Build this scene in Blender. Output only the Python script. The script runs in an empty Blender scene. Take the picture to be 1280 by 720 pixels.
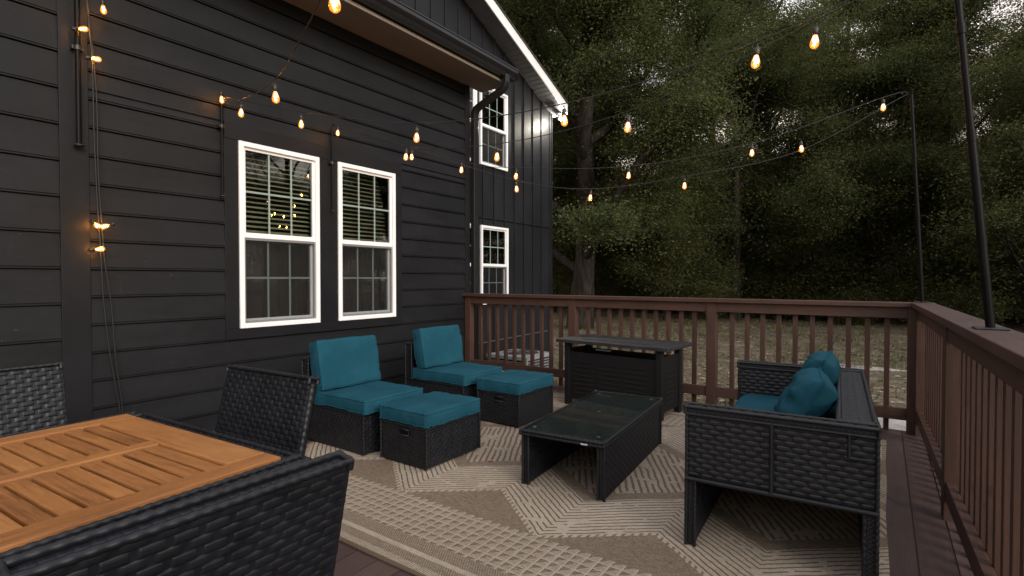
import bpy, math, random
import numpy as np
from mathutils import Vector, Matrix, noise
R = math.radians
random.seed(7)
rng = np.random.default_rng(11)
scene = bpy.context.scene
COL = scene.collection

# ------------------------------------------------------------------ mesh builder
class MB:
    def __init__(s):
        s.V = []; s.n = 0; s.F = []; s.U = []; s.S = []
    def add(s, V, F, uv=None, smooth=False, M=None):
        V = np.asarray(V, float).reshape(-1, 3)
        if M is not None:
            M = np.array(M); V = V @ M[:3, :3].T + M[:3, 3]
        F = np.asarray(F, np.int64)
        s.V.append(V); s.F.append(F + s.n); s.n += len(V)
        s.U.append(np.zeros((F.size, 2)) if uv is None else np.asarray(uv, float).reshape(-1, 2))
        s.S.append(np.full(len(F), smooth))
        return s
    def box(s, x0, x1, y0, y1, z0, z1, grain=0, M=None):
        c = np.array([[x, y, z] for x in (x0, x1) for y in (y0, y1) for z in (z0, z1)], float)
        F = [(0, 1, 3, 2), (4, 6, 7, 5), (0, 4, 5, 1), (2, 3, 7, 6), (0, 2, 6, 4), (1, 5, 7, 3)]
        ax = [0, 0, 1, 1, 2, 2]; uv = []
        for f, a in zip(F, ax):
            t = [i for i in range(3) if i != a]
            if grain in t: t = [grain] + [i for i in t if i != grain]
            uv += [(c[i][t[0]], c[i][t[1]]) for i in f]
        return s.add(c, F, uv, False, M)
    def tube(s, pts, r, n=8, cap=True, M=None, smooth=True):
        P = np.array(pts, float); k = len(P)
        rr = np.full(k, r, float) if np.isscalar(r) else np.asarray(r, float)
        T = np.gradient(P, axis=0); T /= np.linalg.norm(T, axis=1)[:, None] + 1e-12
        ref = np.array([0, 0, 1.]) if abs(T[0][2]) < .9 else np.array([1., 0, 0])
        A = np.zeros_like(P); a = ref
        for i in range(k):
            a = a - T[i] * (a @ T[i])
            l = np.linalg.norm(a)
            if l < 1e-6: a = np.cross(T[i], [0.3, 0.7, 0.2]); l = np.linalg.norm(a)
            a = a / l; A[i] = a
        B = np.cross(T, A)
        th = np.arange(n) * 2 * math.pi / n
        V = P[:, None, :] + rr[:, None, None] * (np.cos(th)[None, :, None] * A[:, None, :] + np.sin(th)[None, :, None] * B[:, None, :])
        V = V.reshape(-1, 3)
        i, j = np.meshgrid(np.arange(k - 1), np.arange(n), indexing='ij')
        F = np.stack([i * n + j, i * n + (j + 1) % n, (i + 1) * n + (j + 1) % n, (i + 1) * n + j], -1).reshape(-1, 4)
        L = np.concatenate([[0], np.cumsum(np.linalg.norm(np.diff(P, axis=0), axis=1))])
        uv = np.stack([np.stack([L[i], j / n], -1), np.stack([L[i], (j + 1) / n], -1), np.stack([L[i + 1], (j + 1) / n], -1), np.stack([L[i + 1], j / n], -1)], 2).reshape(-1, 2)
        s.add(V, F, uv, smooth, M)
        if cap:
            for e, q in ((0, -1), (k - 1, 1)):
                C = np.concatenate([P[e][None], V[e * n:(e + 1) * n]])
                Fc = [(0, 1 + (j + 1) % n, 1 + j) if q < 0 else (0, 1 + j, 1 + (j + 1) % n) for j in range(n)]
                s.add(C, Fc, None, False, M)
        return s
    def lathe(s, prof, n=12, M=None, axis=2):
        pts = [(0, 0, z) for r, z in prof]; P = np.array(prof)
        k = len(P); th = np.arange(n) * 2 * math.pi / n
        V = np.stack([P[:, 0][:, None] * np.cos(th), P[:, 0][:, None] * np.sin(th), np.repeat(P[:, 1][:, None], n, 1)], -1).reshape(-1, 3)
        i, j = np.meshgrid(np.arange(k - 1), np.arange(n), indexing='ij')
        F = np.stack([i * n + j, i * n + (j + 1) % n, (i + 1) * n + (j + 1) % n, (i + 1) * n + j], -1).reshape(-1, 4)
        return s.add(V, F, None, True, M)
    def extrude(s, prof, axis_from, axis_to, M=None, closed=True, smooth=False):
        """profile of (a, b) pairs extruded along local y between axis_from and axis_to; a->x, b->z"""
        P = np.array(prof, float); k = len(P)
        V = np.concatenate([np.stack([P[:, 0], np.full(k, axis_from), P[:, 1]], -1), np.stack([P[:, 0], np.full(k, axis_to), P[:, 1]], -1)])
        m = k if closed else k - 1
        F = [(i, (i + 1) % k, k + (i + 1) % k, k + i) for i in range(m)]
        L = np.concatenate([[0], np.cumsum(np.linalg.norm(np.diff(np.vstack([P, P[:1]]), axis=0), axis=1))])
        uv = []
        for i in range(m): uv += [(axis_from, L[i]), (axis_from, L[i + 1]), (axis_to, L[i + 1]), (axis_to, L[i])]
        s.add(V, F, uv, smooth, M)
        return s
    def ngon(s, pts, M=None):
        pts = [tuple(p) for p in pts]
        return s.add(pts, [tuple(range(len(pts)))], [(p[1], p[2]) for p in pts], False, M)
    def weave(s, o, U, V, w, h, row=.0225, fl=.064, amp=.0034, M=None):
        """a woven sheet as real relief: strands run along U, rows stack along V"""
        o = np.array(o, float); U = np.array(U, float); V = np.array(V, float)
        N = np.cross(U, V)
        nr = max(2, int(round(h / row))); nf = max(2, int(round(w / fl)))
        tv = np.array([-.99, -.84, -.4, .4, .84]); tu = np.array([0, .07, .13, .20, .34, .5, .66, .80, .87, .93])
        vs = np.concatenate([(j + (tv + 1) / 2) for j in range(nr)] + [[nr]])
        tt = np.concatenate([np.tile(tv, nr), [-.99]])
        jj = np.concatenate([np.repeat(np.arange(nr), 5), [nr]])
        us = np.concatenate([(i + tu) for i in range(nf)] + [[nf]])
        prof = 1 - np.abs(tt) ** 6
        ph = us[None, :] * math.pi + (jj[:, None] % 2) * math.pi * .5
        sw = np.abs(np.sin(ph))
        k_ = np.clip((sw - .14) / .26, 0, 1); k_ = k_ * k_ * (3 - 2 * k_)
        # each strand floats over the stakes, then dives under one
        hgt = amp * (prof[:, None] * (.75 + .3 * sw) * k_ - .95 * (1 - k_) * np.clip(prof, .2, 1)[:, None])
        hgt += amp * .10 * np.array([[noise.noise((a * 1.7, b * 1.3, nr * 3.1)) for a in us] for b in vs])
        edge = np.minimum(np.minimum(us, nf - us)[None, :] / .25, np.minimum(vs, nr - vs)[:, None] / .4)
        hgt *= np.clip(edge, 0.15, 1)
        uu = us / nf * w; vv = vs / nr * h
        X = o + uu[None, :, None] * U + vv[:, None, None] * V + hgt[:, :, None] * N
        a, b = len(vs), len(us)
        i, j = np.meshgrid(np.arange(a - 1), np.arange(b - 1), indexing='ij')
        F = np.stack([i * b + j, i * b + j + 1, (i + 1) * b + j + 1, (i + 1) * b + j], -1).reshape(-1, 4)
        G = np.stack([np.repeat(uu[None, :], a, 0), np.repeat(vv[:, None], b, 1)], -1).reshape(-1, 2)
        s.add(X.reshape(-1, 3), F, G[F.reshape(-1)], True, M)
        return s
    def build(s, name, mat, parent=None, bevel=0, seg=2, loc=None):
        me = bpy.data.meshes.new(name)
        V = np.concatenate(s.V); me.vertices.add(len(V)); me.vertices.foreach_set('co', V.ravel())
        sizes = np.concatenate([np.full(len(f), f.shape[1]) for f in s.F])
        li = np.concatenate([f.ravel() for f in s.F])
        me.loops.add(len(li)); me.loops.foreach_set('vertex_index', li.astype(np.int32))
        me.polygons.add(len(sizes))
        st = np.concatenate([[0], np.cumsum(sizes)[:-1]])
        me.polygons.foreach_set('loop_start', st.astype(np.int32))
        me.polygons.foreach_set('use_smooth', np.concatenate(s.S))
        uvl = me.uv_layers.new(name='UVMap')
        uvl.data.foreach_set('uv', np.concatenate(s.U).astype(np.float32).ravel())
        me.update(calc_edges=True); me.validate()
        o = bpy.data.objects.new(name, me); COL.objects.link(o)
        if mat is not None: me.materials.append(mat)
        if parent is not None: o.parent = parent
        if loc is not None: o.location = loc
        if bevel:
            b = o.modifiers.new('edge', 'BEVEL'); b.width = bevel; b.segments = seg; b.limit_method = 'ANGLE'; b.angle_limit = R(40)
        return o

def tag(o, label=None, cat=None, group=None, kind=None):
    if label: o['label'] = label
    if cat: o['category'] = cat
    if group: o['group'] = group
    if kind: o['kind'] = kind
    return o
def thing(name, label, cat, loc=(0, 0, 0), rz=0, group=None):
    o = bpy.data.objects.new(name, None); COL.objects.link(o); o.empty_display_size = .1
    o.location = loc; o.rotation_euler = (0, 0, rz)
    return tag(o, label, cat, group)
def kids(o): return [c for c in bpy.data.objects if c.parent == o]
def dup(o, parent=None, label=None, loc=None, rz=None):
    c = o.copy(); COL.objects.link(c); c.parent = parent
    if label: c['label'] = label
    if loc is not None: c.location = loc
    if rz is not None: c.rotation_euler = (0, 0, rz)
    for k in kids(o): dup(k, c)
    return c
def rotm(axis, a, pivot=(0, 0, 0)):
    p = Vector(pivot)
    return Matrix.Translation(p) @ Matrix.Rotation(a, 4, axis) @ Matrix.Translation(-p)

# ------------------------------------------------------------------ node helpers
class G:
    """tiny expression layer over shader math nodes"""
    def __init__(s, nt): s.nt = nt
    def m(s, op, *a, clamp=False):
        n = s.nt.nodes.new('ShaderNodeMath'); n.operation = op; n.use_clamp = clamp
        for i, v in enumerate(a):
            if isinstance(v, (int, float)): n.inputs[i].default_value = v
            else: s.nt.links.new(v, n.inputs[i])
        return n.outputs[0]
    def add(s, a, b): return s.m('ADD', a, b)
    def sub(s, a, b): return s.m('SUBTRACT', a, b)
    def mul(s, a, b): return s.m('MULTIPLY', a, b)
    def gt(s, a, b): return s.m('GREATER_THAN', a, b)
    def lt(s, a, b): return s.m('LESS_THAN', a, b)
    def fr(s, a): return s.m('FRACT', a)
    def ab(s, a): return s.m('ABSOLUTE', a)
    def ss(s, a, lo, hi):
        n = s.nt.nodes.new('ShaderNodeMapRange'); n.interpolation_type = 'SMOOTHSTEP'
        s.nt.links.new(a, n.inputs[0]); n.inputs[1].default_value = lo; n.inputs[2].default_value = hi
        return n.outputs[0]
    def mix(s, f, a, b):
        n = s.nt.nodes.new('ShaderNodeMix'); n.data_type = 'RGBA'
        for i, v in ((0, f), (6, a), (7, b)):
            if isinstance(v, (int, float)): n.inputs[i].default_value = v
            elif isinstance(v, tuple): n.inputs[i].default_value = (*v[:3], 1)
            else: s.nt.links.new(v, n.inputs[i])
        return n.outputs[2]
    def noise(s, scale, detail=3, rough=.5, vec=None, sc=None, dist=0):
        n = s.nt.nodes.new('ShaderNodeTexNoise'); n.inputs['Scale'].default_value = scale
        n.inputs['Detail'].default_value = detail; n.inputs['Roughness'].default_value = rough; n.inputs['Distortion'].default_value = dist
        if vec is not None:
            if sc:
                mp = s.nt.nodes.new('ShaderNodeMapping'); mp.inputs['Scale'].default_value = sc
                s.nt.links.new(vec, mp.inputs[0]); vec = mp.outputs[0]
            s.nt.links.new(vec, n.inputs[0])
        return n.outputs[0]
    def tex(s, k='Object'):
        return s.nt.nodes.new('ShaderNodeTexCoord').outputs[k]
    def pos(s): return s.nt.nodes.new('ShaderNodeNewGeometry').outputs['Position']
    def island(s): return s.nt.nodes.new('ShaderNodeNewGeometry').outputs['Random Per Island']
    def sep(s, v):
        n = s.nt.nodes.new('ShaderNodeSeparateXYZ'); s.nt.links.new(v, n.inputs[0]); return n.outputs
    def comb(s, x, y, z):
        n = s.nt.nodes.new('ShaderNodeCombineXYZ')
        for i, v in enumerate((x, y, z)):
            if isinstance(v, (int, float)): n.inputs[i].default_value = v
            else: s.nt.links.new(v, n.inputs[i])
        return n.outputs[0]
    def ramp(s, f, stops):
        n = s.nt.nodes.new('ShaderNodeValToRGB'); e = n.color_ramp.elements
        while len(e) < len(stops): e.new(.5)
        for q, (p, c) in zip(e, stops): q.position = p; q.color = (*c, 1)
        s.nt.links.new(f, n.inputs[0]); return n.outputs[0]
    def bump(s, h, strength=.3, dist=.01):
        n = s.nt.nodes.new('ShaderNodeBump'); n.inputs['Strength'].default_value = strength; n.inputs['Distance'].default_value = dist
        s.nt.links.new(h, n.inputs['Height']); return n.outputs[0]

def mat(name, color=(.5, .5, .5), rough=.6, spec=.5, metal=0, fn=None):
    m = bpy.data.materials.new(name); m.use_nodes = True; nt = m.node_tree
    p = nt.nodes['Principled BSDF']
    p.inputs['Base Color'].default_value = (*color, 1); p.inputs['Roughness'].default_value = rough
    p.inputs['Specular IOR Level'].default_value = spec; p.inputs['Metallic'].default_value = metal
    if fn: fn(G(nt), nt, p)
    return m
def vary(c1, c2, scale=4, detail=4, bump=0, bscale=60, sc=None, coord='Object', rvar=0, rough=.6, bdist=.004):
    def fn(g, nt, p):
        v = g.tex(coord)
        f = g.noise(scale, detail, .6, v, sc)
        nt.links.new(g.mix(g.ss(f, .3, .7), c1, c2), p.inputs['Base Color'])
        if bump: nt.links.new(g.bump(g.noise(bscale, 3, .6, v, sc), bump, bdist), p.inputs['Normal'])
        if rvar: nt.links.new(g.add(g.mul(f, rvar), rough - rvar / 2), p.inputs['Roughness'])
    return fn

def f_siding(g, nt, p):
    v = g.pos()
    a = g.noise(1.3, 5, .65, v, (1, 1, 2.2)); b = g.noise(9, 4, .7, v, (1, .35, 3))
    c = g.noise(26, 3, .6, v, (1, 2.6, .35))
    f = g.add(g.mul(a, .6), g.add(g.mul(b, .25), g.mul(c, .15)))
    col = g.mix(g.ss(f, .36, .62), (.0064, .0068, .0080), (.0116, .0122, .0140))
    # small chips and dust specks in the paint
    sp = g.noise(38, 2, .5, v)
    col = g.mix(g.mul(g.ss(sp, .755, .79), .35), col, (.11, .11, .11))
    px_, py_, pz_ = g.sep(v)
    wn = nt.nodes.new('ShaderNodeTexWhiteNoise'); wn.noise_dimensions = '1D'; nt.links.new(g.m('FLOOR', g.mul(g.sub(pz_, .331), 1 / .1955)), wn.inputs['W'])
    jn = g.lt(g.ab(g.sub(py_, g.add(1.45, g.mul(wn.outputs[0], 5.2)))), .0028)
    col = g.mix(g.mul(jn, .4), col, g.mix(g.ss(b, .42, .6), (.004, .004, .004), (.045, .045, .045)))
    st = g.noise(6, 4, .7, v, (1, 5, .5))
    col = g.mix(g.mul(g.ss(st, .58, .72), .22), col, (.026, .026, .027))
    nt.links.new(col, p.inputs['Base Color'])
    nt.links.new(g.add(g.mul(f, .25), .46), p.inputs['Roughness'])
    nt.links.new(g.bump(g.add(b, g.noise(60, 3, .6, v, (1, .25, 1))), .18, .004), p.inputs['Normal'])
M_SIDING = mat('black_siding_paint', fn=f_siding, spec=.22)
M_TRIM = mat('black_trim_paint', rough=.55, spec=.22, fn=vary((.0074, .0077, .0090), (.0108, .0112, .0128), 2.5, 5, .15, 40, coord='Object', rvar=.2, rough=.55))
M_BATTEN = mat('charcoal_batten_paint', rough=.55, spec=.22, fn=vary((.0095, .0102, .0125), (.0150, .0158, .0186), 1.2, 5, .15, 30, rvar=.2, rough=.5))
M_WHITE = mat('white_vinyl', rough=.35, fn=vary((.88, .89, .90), (.84, .85, .86), 3, 3, rvar=.1, rough=.35))
M_WHITEP = mat('white_fascia_paint', rough=.45, fn=vary((.86, .86, .86), (.78, .78, .79), 2, 3))
M_MUNTIN = mat('pale_green_grille', (.26, .33, .30), .45)
M_SCREENF = mat('grey_screen_frame', (.22, .23, .24), .45, metal=.3)
M_GUTTER = mat('black_gutter_enamel', (.012, .012, .013), .25, .5)
M_SOFFIT = mat('tan_soffit_board', rough=.75, spec=.2, fn=vary((.235, .205, .190), (.29, .25, .235), 2.2, 5, .2, 18, sc=(1, .3, 1)))
M_SOFFEDGE = mat('beige_soffit_trim', (.36, .32, .28), .6)
M_GSOFFIT = mat('grey_vented_soffit', rough=.6, fn=vary((.12, .125, .13), (.15, .155, .16), 3, 3))
M_ROOF = mat('dark_shingles', rough=.9, fn=vary((.03, .03, .032), (.06, .058, .056), 14, 5, .4, 30))
M_DARK = mat('dark_room', rough=.9, fn=vary((.012, .011, .010), (.022, .019, .016), 2, 3))
M_CURTAIN = mat('brown_curtain', rough=.9, spec=.1, fn=vary((.05, .038, .032), (.08, .064, .055), 3, 3, sc=(1, 8, .4)))
M_BLIND = mat('tan_blind_slat', rough=.5, fn=vary((.46, .45, .31), (.55, .53, .37), 6, 2))
M_POLE = mat('black_steel_pole', rough=.4, spec=.10, fn=vary((.004, .004, .0045), (.006, .006, .0065), 8, 3, rvar=.15, rough=.4))
M_WIRE = mat('black_rubber_wire', (.010, .010, .010), .6)
M_PLASTIC = mat('black_plastic', (.015, .015, .016), .45)

def f_railpaint(dark):
    def fn(g, nt, p):
        v = g.tex('UV'); w = g.pos()
        a = g.noise(5, 5, .65, v, (.6, 8, 1)); b = g.noise(2.2, 4, .6, w)
        k = g.noise(11, 2, .5, w)
        f = g.add(g.mul(a, .55), g.mul(b, .45))
        c0, c1 = ((.044, .0222, .0168), (.073, .0370, .0275)) if not dark else ((.072, .040, .036), (.105, .060, .053))
        col = g.mix(g.ss(f, .33, .66), c0, c1)
        col = g.mix(g.mul(g.ss(k, .64, .74), .6), col, (c0[0] * .55, c0[1] * .55, c0[2] * .55))
        nt.links.new(col, p.inputs['Base Color'])
        nt.links.new(g.bump(g.noise(9, 4, .7, v, (1, 22, 1)), .28, .004), p.inputs['Normal'])
        nt.links.new(g.add(g.mul(f, .3), .42), p.inputs['Roughness'])
    return fn
M_RAIL = mat('redwood_rail_stain', fn=f_railpaint(False), spec=.35)
def f_deck(g, nt, p):
    w = g.pos(); x, y, z = g.sep(w)
    bi = g.m('FLOOR', g.mul(g.add(x, 0.0), 1 / .14))
    wn = nt.nodes.new('ShaderNodeTexWhiteNoise'); wn.noise_dimensions = '1D'; nt.links.new(bi, wn.inputs['W'])
    q = g.comb(g.add(x, g.mul(wn.outputs[0], 3.7)), y, z)
    a = g.noise(7, 5, .7, q, (4, .55, 1)); b = g.noise(1.6, 5, .65, w)
    f = g.add(g.mul(a, .45), g.add(g.mul(b, .35), g.mul(wn.outputs[0], .2)))
    col = g.mix(g.ss(f, .32, .68), (.060, .0360, .0315), (.100, .063, .055))
    col = g.mix(g.mul(g.ss(g.noise(17, 3, .6, w), .66, .75), .5), col, (.095, .078, .070))
    nt.links.new(col, p.inputs['Base Color'])
    nt.links.new(g.bump(g.noise(8, 4, .7, q, (18, 1.2, 1)), .3, .004), p.inputs['Normal'])
    nt.links.new(g.add(g.mul(b, .3), .36), p.inputs['Roughness'])
M_DECK = mat('redwood_deck_stain', fn=f_deck, spec=.4)

def f_wicker(g, nt, p):
    v = g.tex('UV'); x, y, z = g.sep(v)
    f = g.noise(14, 3, .6, g.tex('Object'))
    nt.links.new(g.mix(g.ss(f, .3, .7), (.0046, .0053, .0076), (.0082, .0094, .0130)), p.inputs['Base Color'])
    rib = g.m('SINE', g.mul(y, 2 * math.pi / .0034))
    nt.links.new(g.bump(rib, .12, .002), p.inputs['Normal'])
    nt.links.new(g.add(g.mul(f, .2), .36), p.inputs['Roughness'])
M_WICKER = mat('black_resin_wicker', fn=f_wicker, spec=.42)
M_CORE_SHADE = mat('dark_core_and_slot_shade', (.0025, .0025, .003), .8, .1)  # near-black for the burner box and the ottoman slot's painted shade

def f_teal(g, nt, p):
    v = g.tex('Object')
    a = g.noise(3.5, 5, .6, v); b = g.noise(420, 2, .5, v)
    nt.links.new(g.mix(g.ss(a, .3, .7), (.0090, .056, .084), (.0130, .073, .106)), p.inputs['Base Color'])
    nt.links.new(g.bump(g.add(g.mul(b, .35), g.add(g.mul(g.noise(28, 4, .6, v), .8), g.mul(g.noise(11, 3, .6, v, (1, 1, 2.4)), 1.6))), .5, .006), p.inputs['Normal'])
M_TEAL = mat('teal_outdoor_fabric', rough=.85, spec=.1, fn=f_teal)

def f_wood(g, nt, p):
    v = g.tex('UV'); isl = g.island(); x, y, z = g.sep(v)
    q = g.comb(g.add(x, g.mul(isl, 41.)), g.add(y, g.mul(isl, 17.)), isl)
    a = g.noise(6, 6, .7, q, (.8, 16, 1), 1.2); b = g.noise(3, 3, .5, q, (1, 3, 1)); c = g.noise(24, 4, .6, q, (1, 24, 1))
    f = g.add(g.mul(a, .5), g.add(g.mul(b, .3), g.mul(c, .2)))
    f = g.add(g.add(f, g.mul(g.sub(isl, .5), .13)), g.mul(g.sub(g.noise(2.2, 3, .6, q, (1, 5, 1), 2.0), .5), .25))
    col = g.ramp(f, [(.30, (.105, .040, .014)), (.44, (.225, .088, .027)), (.57, (.320, .134, .041)), (.74, (.42, .195, .068))])
    nt.links.new(col, p.inputs['Base Color'])
    nt.links.new(g.bump(c, .15, .002), p.inputs['Normal'])
    nt.links.new(g.add(g.mul(a, .2), .38), p.inputs['Roughness'])
M_WOOD = mat('acacia_wood', fn=f_wood, spec=.4)

RC = 3.25; RHALF = 1.69
def f_rug(g, nt, p):
    w = g.tex('Object'); x0, y0, z0 = g.sep(w)
    wob = g.noise(5, 3, .5, w); wob2 = g.noise(26, 2, .5, w)
    x = g.add(x0, g.mul(g.sub(wob, .5), .03)); y = g.add(y0, g.mul(g.sub(wob2, .5), .014))
    v = g.ab(g.sub(y, RC))                              # distance from the rug's middle line
    e = g.sub(RHALF, g.ab(g.sub(y0, RC)))               # distance in from the near / far edge
    t_in = g.sub(1.13, v)
    ph = g.ab(g.sub(g.fr(g.mul(g.add(x, 2.28), 1 / .93)), .5))     # .5 at valley, 0 at peak
    tri = g.mul(g.sub(.5, ph), .74)
    t = g.sub(t_in, tri)
    # line pattern running with the zigzag
    s = g.fr(g.mul(t, 1 / .041))
    dash = g.gt(g.noise(9, 2, .5, w, (1, 1, 1)), .37)
    line = g.mul(g.lt(g.ab(g.sub(s, .5)), .145), dash)
    band = g.mul(g.gt(t, 0.0), g.lt(t, .49))
    # dashed rim of the zigzag
    rim = g.mul(g.mul(g.gt(t, -.028), g.lt(t, 0.0)), g.gt(g.fr(g.mul(x, 1 / .034)), .42))
    # inner diamonds filled with cross lines
    t2 = g.sub(t, .60)
    inner = g.gt(t2, 0.0)
    s2 = g.fr(g.mul(g.add(x, g.mul(y, .55)), 1 / .045))
    line2 = g.mul(g.lt(g.ab(g.sub(s2, .5)), .2), g.gt(g.noise(7, 2, .5, w), .42))
    weave = g.mul(g.m('SINE', g.mul(x0, 2 * math.pi / .010)), g.m('SINE', g.mul(y0, 2 * math.pi / .0085)))
    fine = g.add(g.mul(g.noise(150, 2, .6, w), .45), g.mul(g.noise(62, 3, .7, w, (.45, 3.2, 1)), .55)); big = g.noise(1.4, 4, .6, w)
    tan = g.mix(g.ss(g.add(g.mul(fine, .7), g.mul(big, .3)), .36, .62), (.275, .225, .172), (.47, .40, .315))
    brn = g.mix(g.ss(g.add(g.mul(fine, .85), g.mul(weave, .12)), .32, .56), (.115, .085, .059), (.285, .226, .168))
    dk = g.mix(fine, (.115, .085, .062), (.17, .128, .095))
    field = g.mix(g.ss(band, .4, .6), brn, g.mix(line, tan, dk))
    field = g.mix(rim, field, tan)
    field = g.mix(inner, field, g.mix(line2, g.mix(.35, tan, brn), dk))
    # the wide border of little triangles between light rungs
    c = .056
    fx = g.fr(g.mul(x0, 1 / c)); fy = g.fr(g.mul(y0, 1 / c))
    trg = g.mul(g.lt(g.add(fx, g.sub(1.0, fy)), .92), g.gt(g.noise(60, 2, .5, w), .36))
    rung = g.m('MAXIMUM', g.lt(fx, .13), g.lt(fy, .11))
    bcol = g.mix(trg, g.mix(.42, tan, brn), g.mix(.75, dk, brn))
    bcol = g.mix(rung, bcol, g.mix(.1, tan, (.50, .43, .35)))
    strip = g.mix(g.gt(g.fr(g.mul(g.add(x0, g.mul(y0, .6)), 1 / .013)), .45), g.mix(.4, brn, dk), g.mix(.35, brn, tan))
    strip2 = g.mix(g.gt(g.fr(g.mul(x0, 1 / .011)), .4), brn, tan)
    col = g.mix(g.lt(e, .56), field, bcol)
    col = g.mix(g.lt(e, .215), col, strip)
    col = g.mix(g.mul(g.lt(e, .135), g.gt(e, .105)), col, tan)
    col = g.mix(g.lt(e, .05), col, strip2)
    col = g.mix(g.lt(e, .012), col, dk)
    nt.links.new(col, p.inputs['Base Color'])
    hgt = g.add(g.mul(weave, .5), g.add(g.mul(fine, .8), g.mul(g.mul(band, line), -1.2)))
    nt.links.new(g.bump(hgt, .5, .003), p.inputs['Normal'])
M_RUG = mat('woven_tribal_rug', rough=.95, spec=.1, fn=f_rug)

def f_firepit(g, nt, p):
    v = g.tex('Object')
    f = g.noise(30, 4, .6, v)
    nt.links.new(g.mix(f, (.0065, .0065, .0070), (.0100, .0100, .0106)), p.inputs['Base Color'])
    nt.links.new(g.bump(g.noise(300, 2, .5, v), .12, .001), p.inputs['Normal'])
M_FIRE = mat('black_powder_coat', rough=.5, spec=.3, fn=f_firepit)
def f_fireTop(g, nt, p):
    v = g.tex('Object')
    f = g.noise(9, 5, .65, v, (.7, 3, 1)); 
    nt.links.new(g.mix(g.ss(f, .3, .7), (.016, .0165, .018), (.030, .031, .034)), p.inputs['Base Color'])
    nt.links.new(g.bump(g.noise(120, 2, .5, v), .1, .001), p.inputs['Normal'])
M_FIRETOP = mat('lighter_black_metal', rough=.42, spec=.5, fn=f_fireTop)  # top and lid are a lighter black than the legs and panels
M_ACG = mat('grey_ac_enamel', rough=.5, fn=vary((.20, .205, .205), (.28, .285, .285), 5, 4))
M_ACD = mat('dark_coil', (.05, .05, .05), .6)
M_STONE = mat('pale_flagstone', rough=.85, fn=vary((.22, .20, .18), (.36, .34, .31), 5, 5, .5, 14))

def glass_mat(name, tint, rough=.015, boost=1.6, ior=1.5):
    m = bpy.data.materials.new(name); m.use_nodes = True; nt = m.node_tree; nt.nodes.remove(nt.nodes['Principled BSDF'])
    out = nt.nodes['Material Output']; tr = nt.nodes.new('ShaderNodeBsdfTransparent'); tr.inputs[0].default_value = (*tint, 1)
    gl = nt.nodes.new('ShaderNodeBsdfAnisotropic'); gl.inputs['Roughness'].default_value = rough
    fz = nt.nodes.new('ShaderNodeFresnel'); fz.inputs[0].default_value = ior
    g = G(nt); mx = nt.nodes.new('ShaderNodeMixShader')
    nt.links.new(g.m('MULTIPLY', fz.outputs[0], boost, clamp=True), mx.inputs[0])
    nt.links.new(tr.outputs[0], mx.inputs[1]); nt.links.new(gl.outputs[0], mx.inputs[2]); nt.links.new(mx.outputs[0], out.inputs[0])
    return m
M_PANE = glass_mat('window_glass', (.85, .88, .86), .006, 1.5)
M_TABLEGLASS = glass_mat('green_table_glass', (.90, .96, .94), .03, .42)
def screen_mat():
    m = bpy.data.materials.new('insect_screen'); m.use_nodes = True; nt = m.node_tree; p = nt.nodes['Principled BSDF']
    p.inputs['Base Color'].default_value = (.018, .018, .019, 1); p.inputs['Roughness'].default_value = .6
    out = nt.nodes['Material Output']; tr = nt.nodes.new('ShaderNodeBsdfTransparent'); mx = nt.nodes.new('ShaderNodeMixShader'); mx.inputs[0].default_value = .24
    nt.links.new(tr.outputs[0], mx.inputs[1]); nt.links.new(p.outputs[0], mx.inputs[2]); nt.links.new(mx.outputs[0], out.inputs[0])
    return m
M_SCREEN = screen_mat()
def emit(name, col, st):
    m = bpy.data.materials.new(name); m.use_nodes = True; nt = m.node_tree; p = nt.nodes['Principled BSDF']
    p.inputs['Base Color'].default_value = (*col, 1); p.inputs['Emission Color'].default_value = (*col, 1); p.inputs['Emission Strength'].default_value = st
    return m
M_FIL = emit('glowing_filament', (1, .55, .15), 240)
def bulb_glass():
    m = glass_mat('amber_bulb_glass', (1, .72, .34), .03, 1.0)
    nt = m.node_tree; out = nt.nodes['Material Output']; mx = out.inputs[0].links[0].from_node
    em = nt.nodes.new('ShaderNodeEmission'); em.inputs[0].default_value = (1, .27, .022, 1); em.inputs[1].default_value = 1.0
    ad = nt.nodes.new('ShaderNodeAddShader'); nt.links.new(mx.outputs[0], ad.inputs[0]); nt.links.new(em.outputs[0], ad.inputs[1]); nt.links.new(ad.outputs[0], out.inputs[0])
    return m
M_BULB = bulb_glass()
M_FLOOD = emit('flood_lens', (1, .93, .80), 160)

# ------------------------------------------------------------------ ground, deck
GZ = -0.70
def f_ground(g, nt, p):
    w = g.pos()
    a = g.noise(.35, 5, .62, w); b = g.noise(2.2, 5, .7, w); c = g.noise(18, 4, .7, w); d = g.noise(.8, 4, .6, w, (1, 2.2, 1))
    grass = g.mix(g.ss(c, .3, .7), (.062, .066, .034), (.135, .128, .074))
    dead = g.mix(g.ss(c, .3, .7), (.090, .074, .052), (.23, .185, .135))
    dirt = g.mix(g.ss(b, .3, .7), (.15, .122, .090), (.27, .228, .175))
    f = g.add(g.mul(a, .5), g.mul(b, .5))
    col = g.mix(g.ss(f, .36, .52), grass, dead)
    col = g.mix(g.ss(g.add(g.mul(d, .6), g.mul(b, .4)), .545, .60), col, dirt)
    nt.links.new(col, p.inputs['Base Color'])
    nt.links.new(g.bump(g.add(c, g.noise(60, 3, .6, w)), .7, .05), p.inputs['Normal'])
M_GROUND = mat('yard_ground', rough=.95, spec=.1, fn=f_ground)
xs = np.concatenate([np.linspace(-400, -40, 10), np.linspace(-36, 36, 73), np.linspace(40, 400, 10)])
ys = np.concatenate([np.linspace(-400, -20, 10), np.linspace(-16, 64, 81), np.linspace(70, 400, 10)])
XX, YY = np.meshgrid(xs, ys)
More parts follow.
